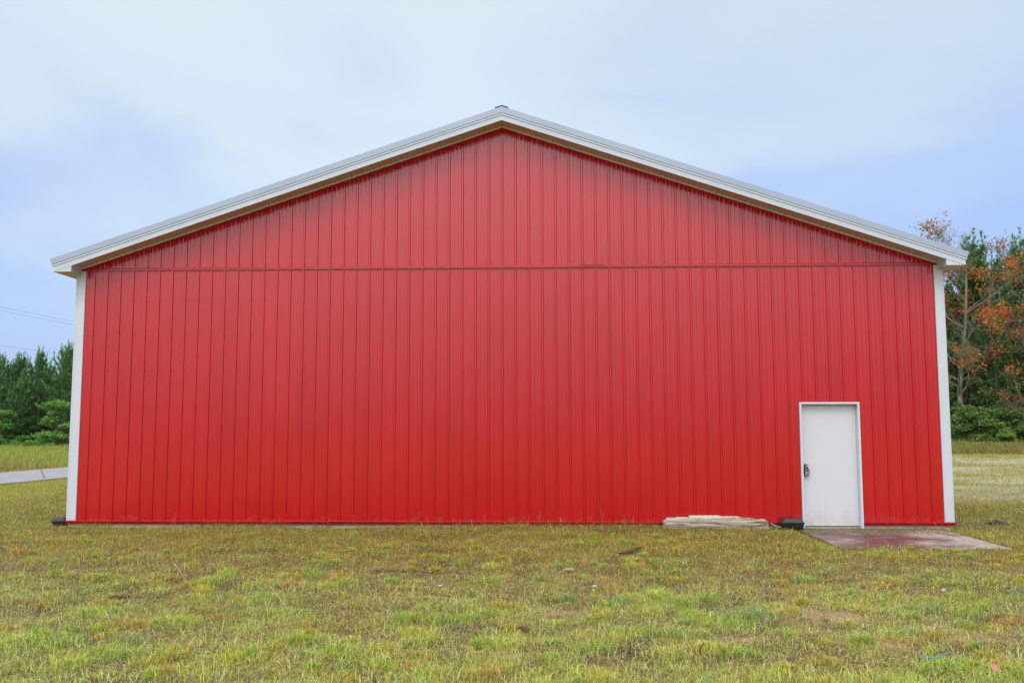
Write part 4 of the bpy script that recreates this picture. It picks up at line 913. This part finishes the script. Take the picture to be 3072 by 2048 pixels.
def oak(seed, H, spread, leaf_p, lo=.25, limbs=15, leafn=(8, 20), hi_bias=.0):
    g = np.random.default_rng(seed); segs = []; LP = []; LC = []
    def grow(p, d, L_, r, lvl, leafy_):
        high = p[2] > .72*H
        n = 4 if lvl < 2 else 3; q = np.array(p, float)
        for s in range(n):
            d2 = unit(d + g.normal(0, .17+.03*lvl, 3) + np.array([0, 0, .10])); q2 = q + d2*L_/n; r2 = max(r*(1-.5/n), .004); segs.append([*q, *q2, r, r2])
            if lvl < 4 and (s > 0 or lvl > 0):
                for _ in range([1, 1, 2, 1][lvl] + (g.random() < .45)):
                    side = unit(np.cross(d2, g.normal(0, 1, 3))); dd = unit(d2*.75 + side*.75 + np.array([0, 0, .12]))
                    u_ = g.random(); lf = leafy_ or (not high and ((lvl == 1 and u_ < leaf_p*.42) or (lvl == 2 and u_ < leaf_p*.14))) or (high and lvl == 2 and u_ < leaf_p*.07)
                    grow(q2, dd, L_*g.uniform(.42, .62), max(r2*.55, .006), lvl+1, lf)
            q, r, d = q2, r2, d2
        if lvl >= 3 and leafy_:
            m = int(g.integers(*leafn)); c = q + g.normal(0, .16, (m, 3)); LP.append(c); u = g.random((m, 1)); v = (g.random() < .25)
            LC.append((np.array([.62, .17, .035])*(1-u)+np.array([.34, .12, .04])*u) if not v else (np.array([.30, .27, .06])*(1-u)+np.array([.16, .17, .05])*u))
    q = np.array([0, 0, -.3]); d = np.array([0, 0, 1.]); r = .020*H; n = 14
    for s in range(n):
        d = unit(d + g.normal(0, .05, 3)*np.array([1, 1, 0]) + np.array([0, 0, .2])); q2 = q + d*H*.86/n; r2 = r*(.90); segs.append([*q, *q2, r, r2]); t = (s+1)/n
        if t > lo:
            for _ in range(max(1, round(limbs/n)) + (g.random() < .5)):
                az = g.random()*6.28; up = .25+.9*t**1.6; dd = unit(np.array([math.cos(az), math.sin(az), up])); grow(q2, dd, spread*g.uniform(.75, 1.15)*(1.05-.45*t), r2*.42, 1, False)
        q, r = q2, r2
    Vt, Qt = tubes(segs, 4); P = np.concatenate(LP); c = np.concatenate(LC); m = len(P); D = unit(g.normal(0, 1, (m, 3))+np.array([0, 0, -.6])); S = unit(np.cross(D, g.normal(0, 1, (m, 3)))); l = .15*g.uniform(.6, 1.3, (m, 1))
    V = np.stack([P, P+D*l*.5+S*l*.36, P+D*l, P+D*l*.5-S*l*.36], 1).reshape(-1, 3); i = np.arange(m)*4
    return np_mesh('leaves', V, [np.stack([i, i+1, i+2, i+3], 1)], M['plant'], c.repeat(4, 0)), np_mesh('trunk', Vt, [Qt], M['lichen'])
GU = 'scraggly understory trees in front of the right wood'
mkU = lambda: leafy(35, 7.5, 3.0, 9000, .15, (.09, .13, .04), (.22, .25, .08), 90, .03, .03, .16, .045, 1.0)
tree('understory_tree', 'U', mkU, 28.3, 46.6, 1.0, 0, 'dull green scraggly tree beside the oak trunk at the barn corner', 'tree', GU)
tree('understory_tree', 'U', mkU, 30.6, 45.0, .72, 2, 'olive scraggly tree under the orange branches in the middle', 'tree', GU)
tree('understory_tree', 'U', mkU, 32.6, 45.6, 1.1, 4, 'tallest scraggly olive tree, cut by the right edge of the photo', 'tree', GU)
GO = 'thin leafed oaks at the edge of the right wood'
tree('oak_tree', 'O1', lambda: oak(51, 14.5, 4.4, .34, limbs=12), 27.9, 45.8, 1.0, 0, 'grey oak with orange leaves and bare twigs above the roof corner', 'oak tree', GO)
tree('oak_tree', 'O2', lambda: oak(57, 13.6, 3.2, .08, limbs=9), 31.7, 48.0, 1.03, 0, 'nearly bare oak with a forked crown near the right edge', 'oak tree', GO)
tree('oak_tree', 'O3', lambda: oak(63, 8.5, 4.0, .24, .12, limbs=6), 33.0, 44.6, .95, 1, 'low spreading oak with rusty leaves reaching in from the right edge', 'oak tree', GO)
labs = ['dark green bush at the foot of the oak trunk beside the barn', 'rounded green bush second from the barn on the right', 'green bush in the middle under the orange oak branches', 'yellow green leafy bush below the right pines', 'bright bush cut by the right edge of the photo']
for k, (a, b, s, kk) in enumerate(((28.0, 44.2, 1.0, 'S'), (28.9, 43.2, .62, 'T'), (29.7, 44.4, 1.0, 'S'), (31.2, 43.0, .72, 'S'), (32.3, 43.9, 1.05, 'T'))):
    tree('bush', kk, mkS if kk == 'S' else mkT, a, b, s, k*1.7, labs[k], 'bush', 'bushes at the edge of the right wood', 1.15)
gl = ['goldenrod clump standing tallest in the right field', 'lower goldenrod clump left of the tallest one']
mkG = lambda: leafy(41, 1.1, .35, 500, .07, (.30, .30, .03), (.45, .45, .05), 8, .012)
for k, (a, b, s) in enumerate(((30.6, 42.2, 1.0), (29.6, 42.6, .7))): tree('goldenrod', 'G', mkG, a, b, s, k, gl[k], 'weed', 'goldenrod clumps in the right field')

# the rest of the wood, closing the view behind the trees
def wood(seed, x0, x1, y0, y1, H, n):
    g = np.random.default_rng(seed); x = g.uniform(x0, x1, n); y = g.uniform(y0, y1, n); h = H*(.72+.4*vnoise(x, x*0, 2.2, seed)+.2*vnoise(x, x*0, .8, seed+1)); z = h*g.random(n)**.9
    P = np.stack([x, y, gz(x, y)+z], 1); D = unit(g.normal(0, 1, (n, 3))+np.array([0, 0, .4])); S = unit(np.cross(D, g.normal(0, 1, (n, 3)))); l = g.uniform(.2, .55, (n, 1))
    V = np.stack([P, P+D*l*.5+S*l*.28, P+D*l, P+D*l*.5-S*l*.28], 1).reshape(-1, 3); i = np.arange(n)*4; u = g.random((n, 1)).repeat(4, 0)
    return V, np.stack([i, i+1, i+2, i+3], 1), np.array([.03, .075, .03])*(1-u)+np.array([.075, .16, .06])*u
V, Q, cc = wood(71, -75, -30, 66, 73, 4.6, 60000); tag(np_mesh('woods', V, [Q], M['needle'], cc), 'deep dark woods closing the view behind the left pines', 'woods', kind='stuff')
V, Q, cc = wood(75, -31, 21, 66, 73, 6, 50000); tag(np_mesh('woods', V, [Q], M['needle'], cc), 'dark woods hidden behind the barn', 'woods', kind='stuff')
V, Q, cc = wood(73, 20, 58, 55, 61, 8.5, 60000); tag(np_mesh('woods', V, [Q], M['needle'], cc), 'deep dark woods closing the view behind the right pines', 'woods', kind='stuff')

# power lines far on the left
for (xa, ya, za, xb, yb, zb, lab) in ((-46.4, 37, 11.9, -35.5, 136, 11.6, 'uppermost power line crossing the sky left of the barn'), (-46.3, 37, 11.6, -35.4, 136, 11.3, 'middle power line just under the uppermost one'), (-46.2, 37, 8.75, -35.5, 136, 8.4, 'lowest power line just above the left pine tops')):
    mb = MB(); pts = [(xa+(xb-xa)*t, ya+(yb-ya)*t, za+(zb-za)*t-1.2*t*(1-t)) for t in np.linspace(0, 1, 24)]
    mb.tube(pts, .011, 5); tag(mb.build('power_line', M['wire']), lab, 'power line', 'power lines left of the barn')
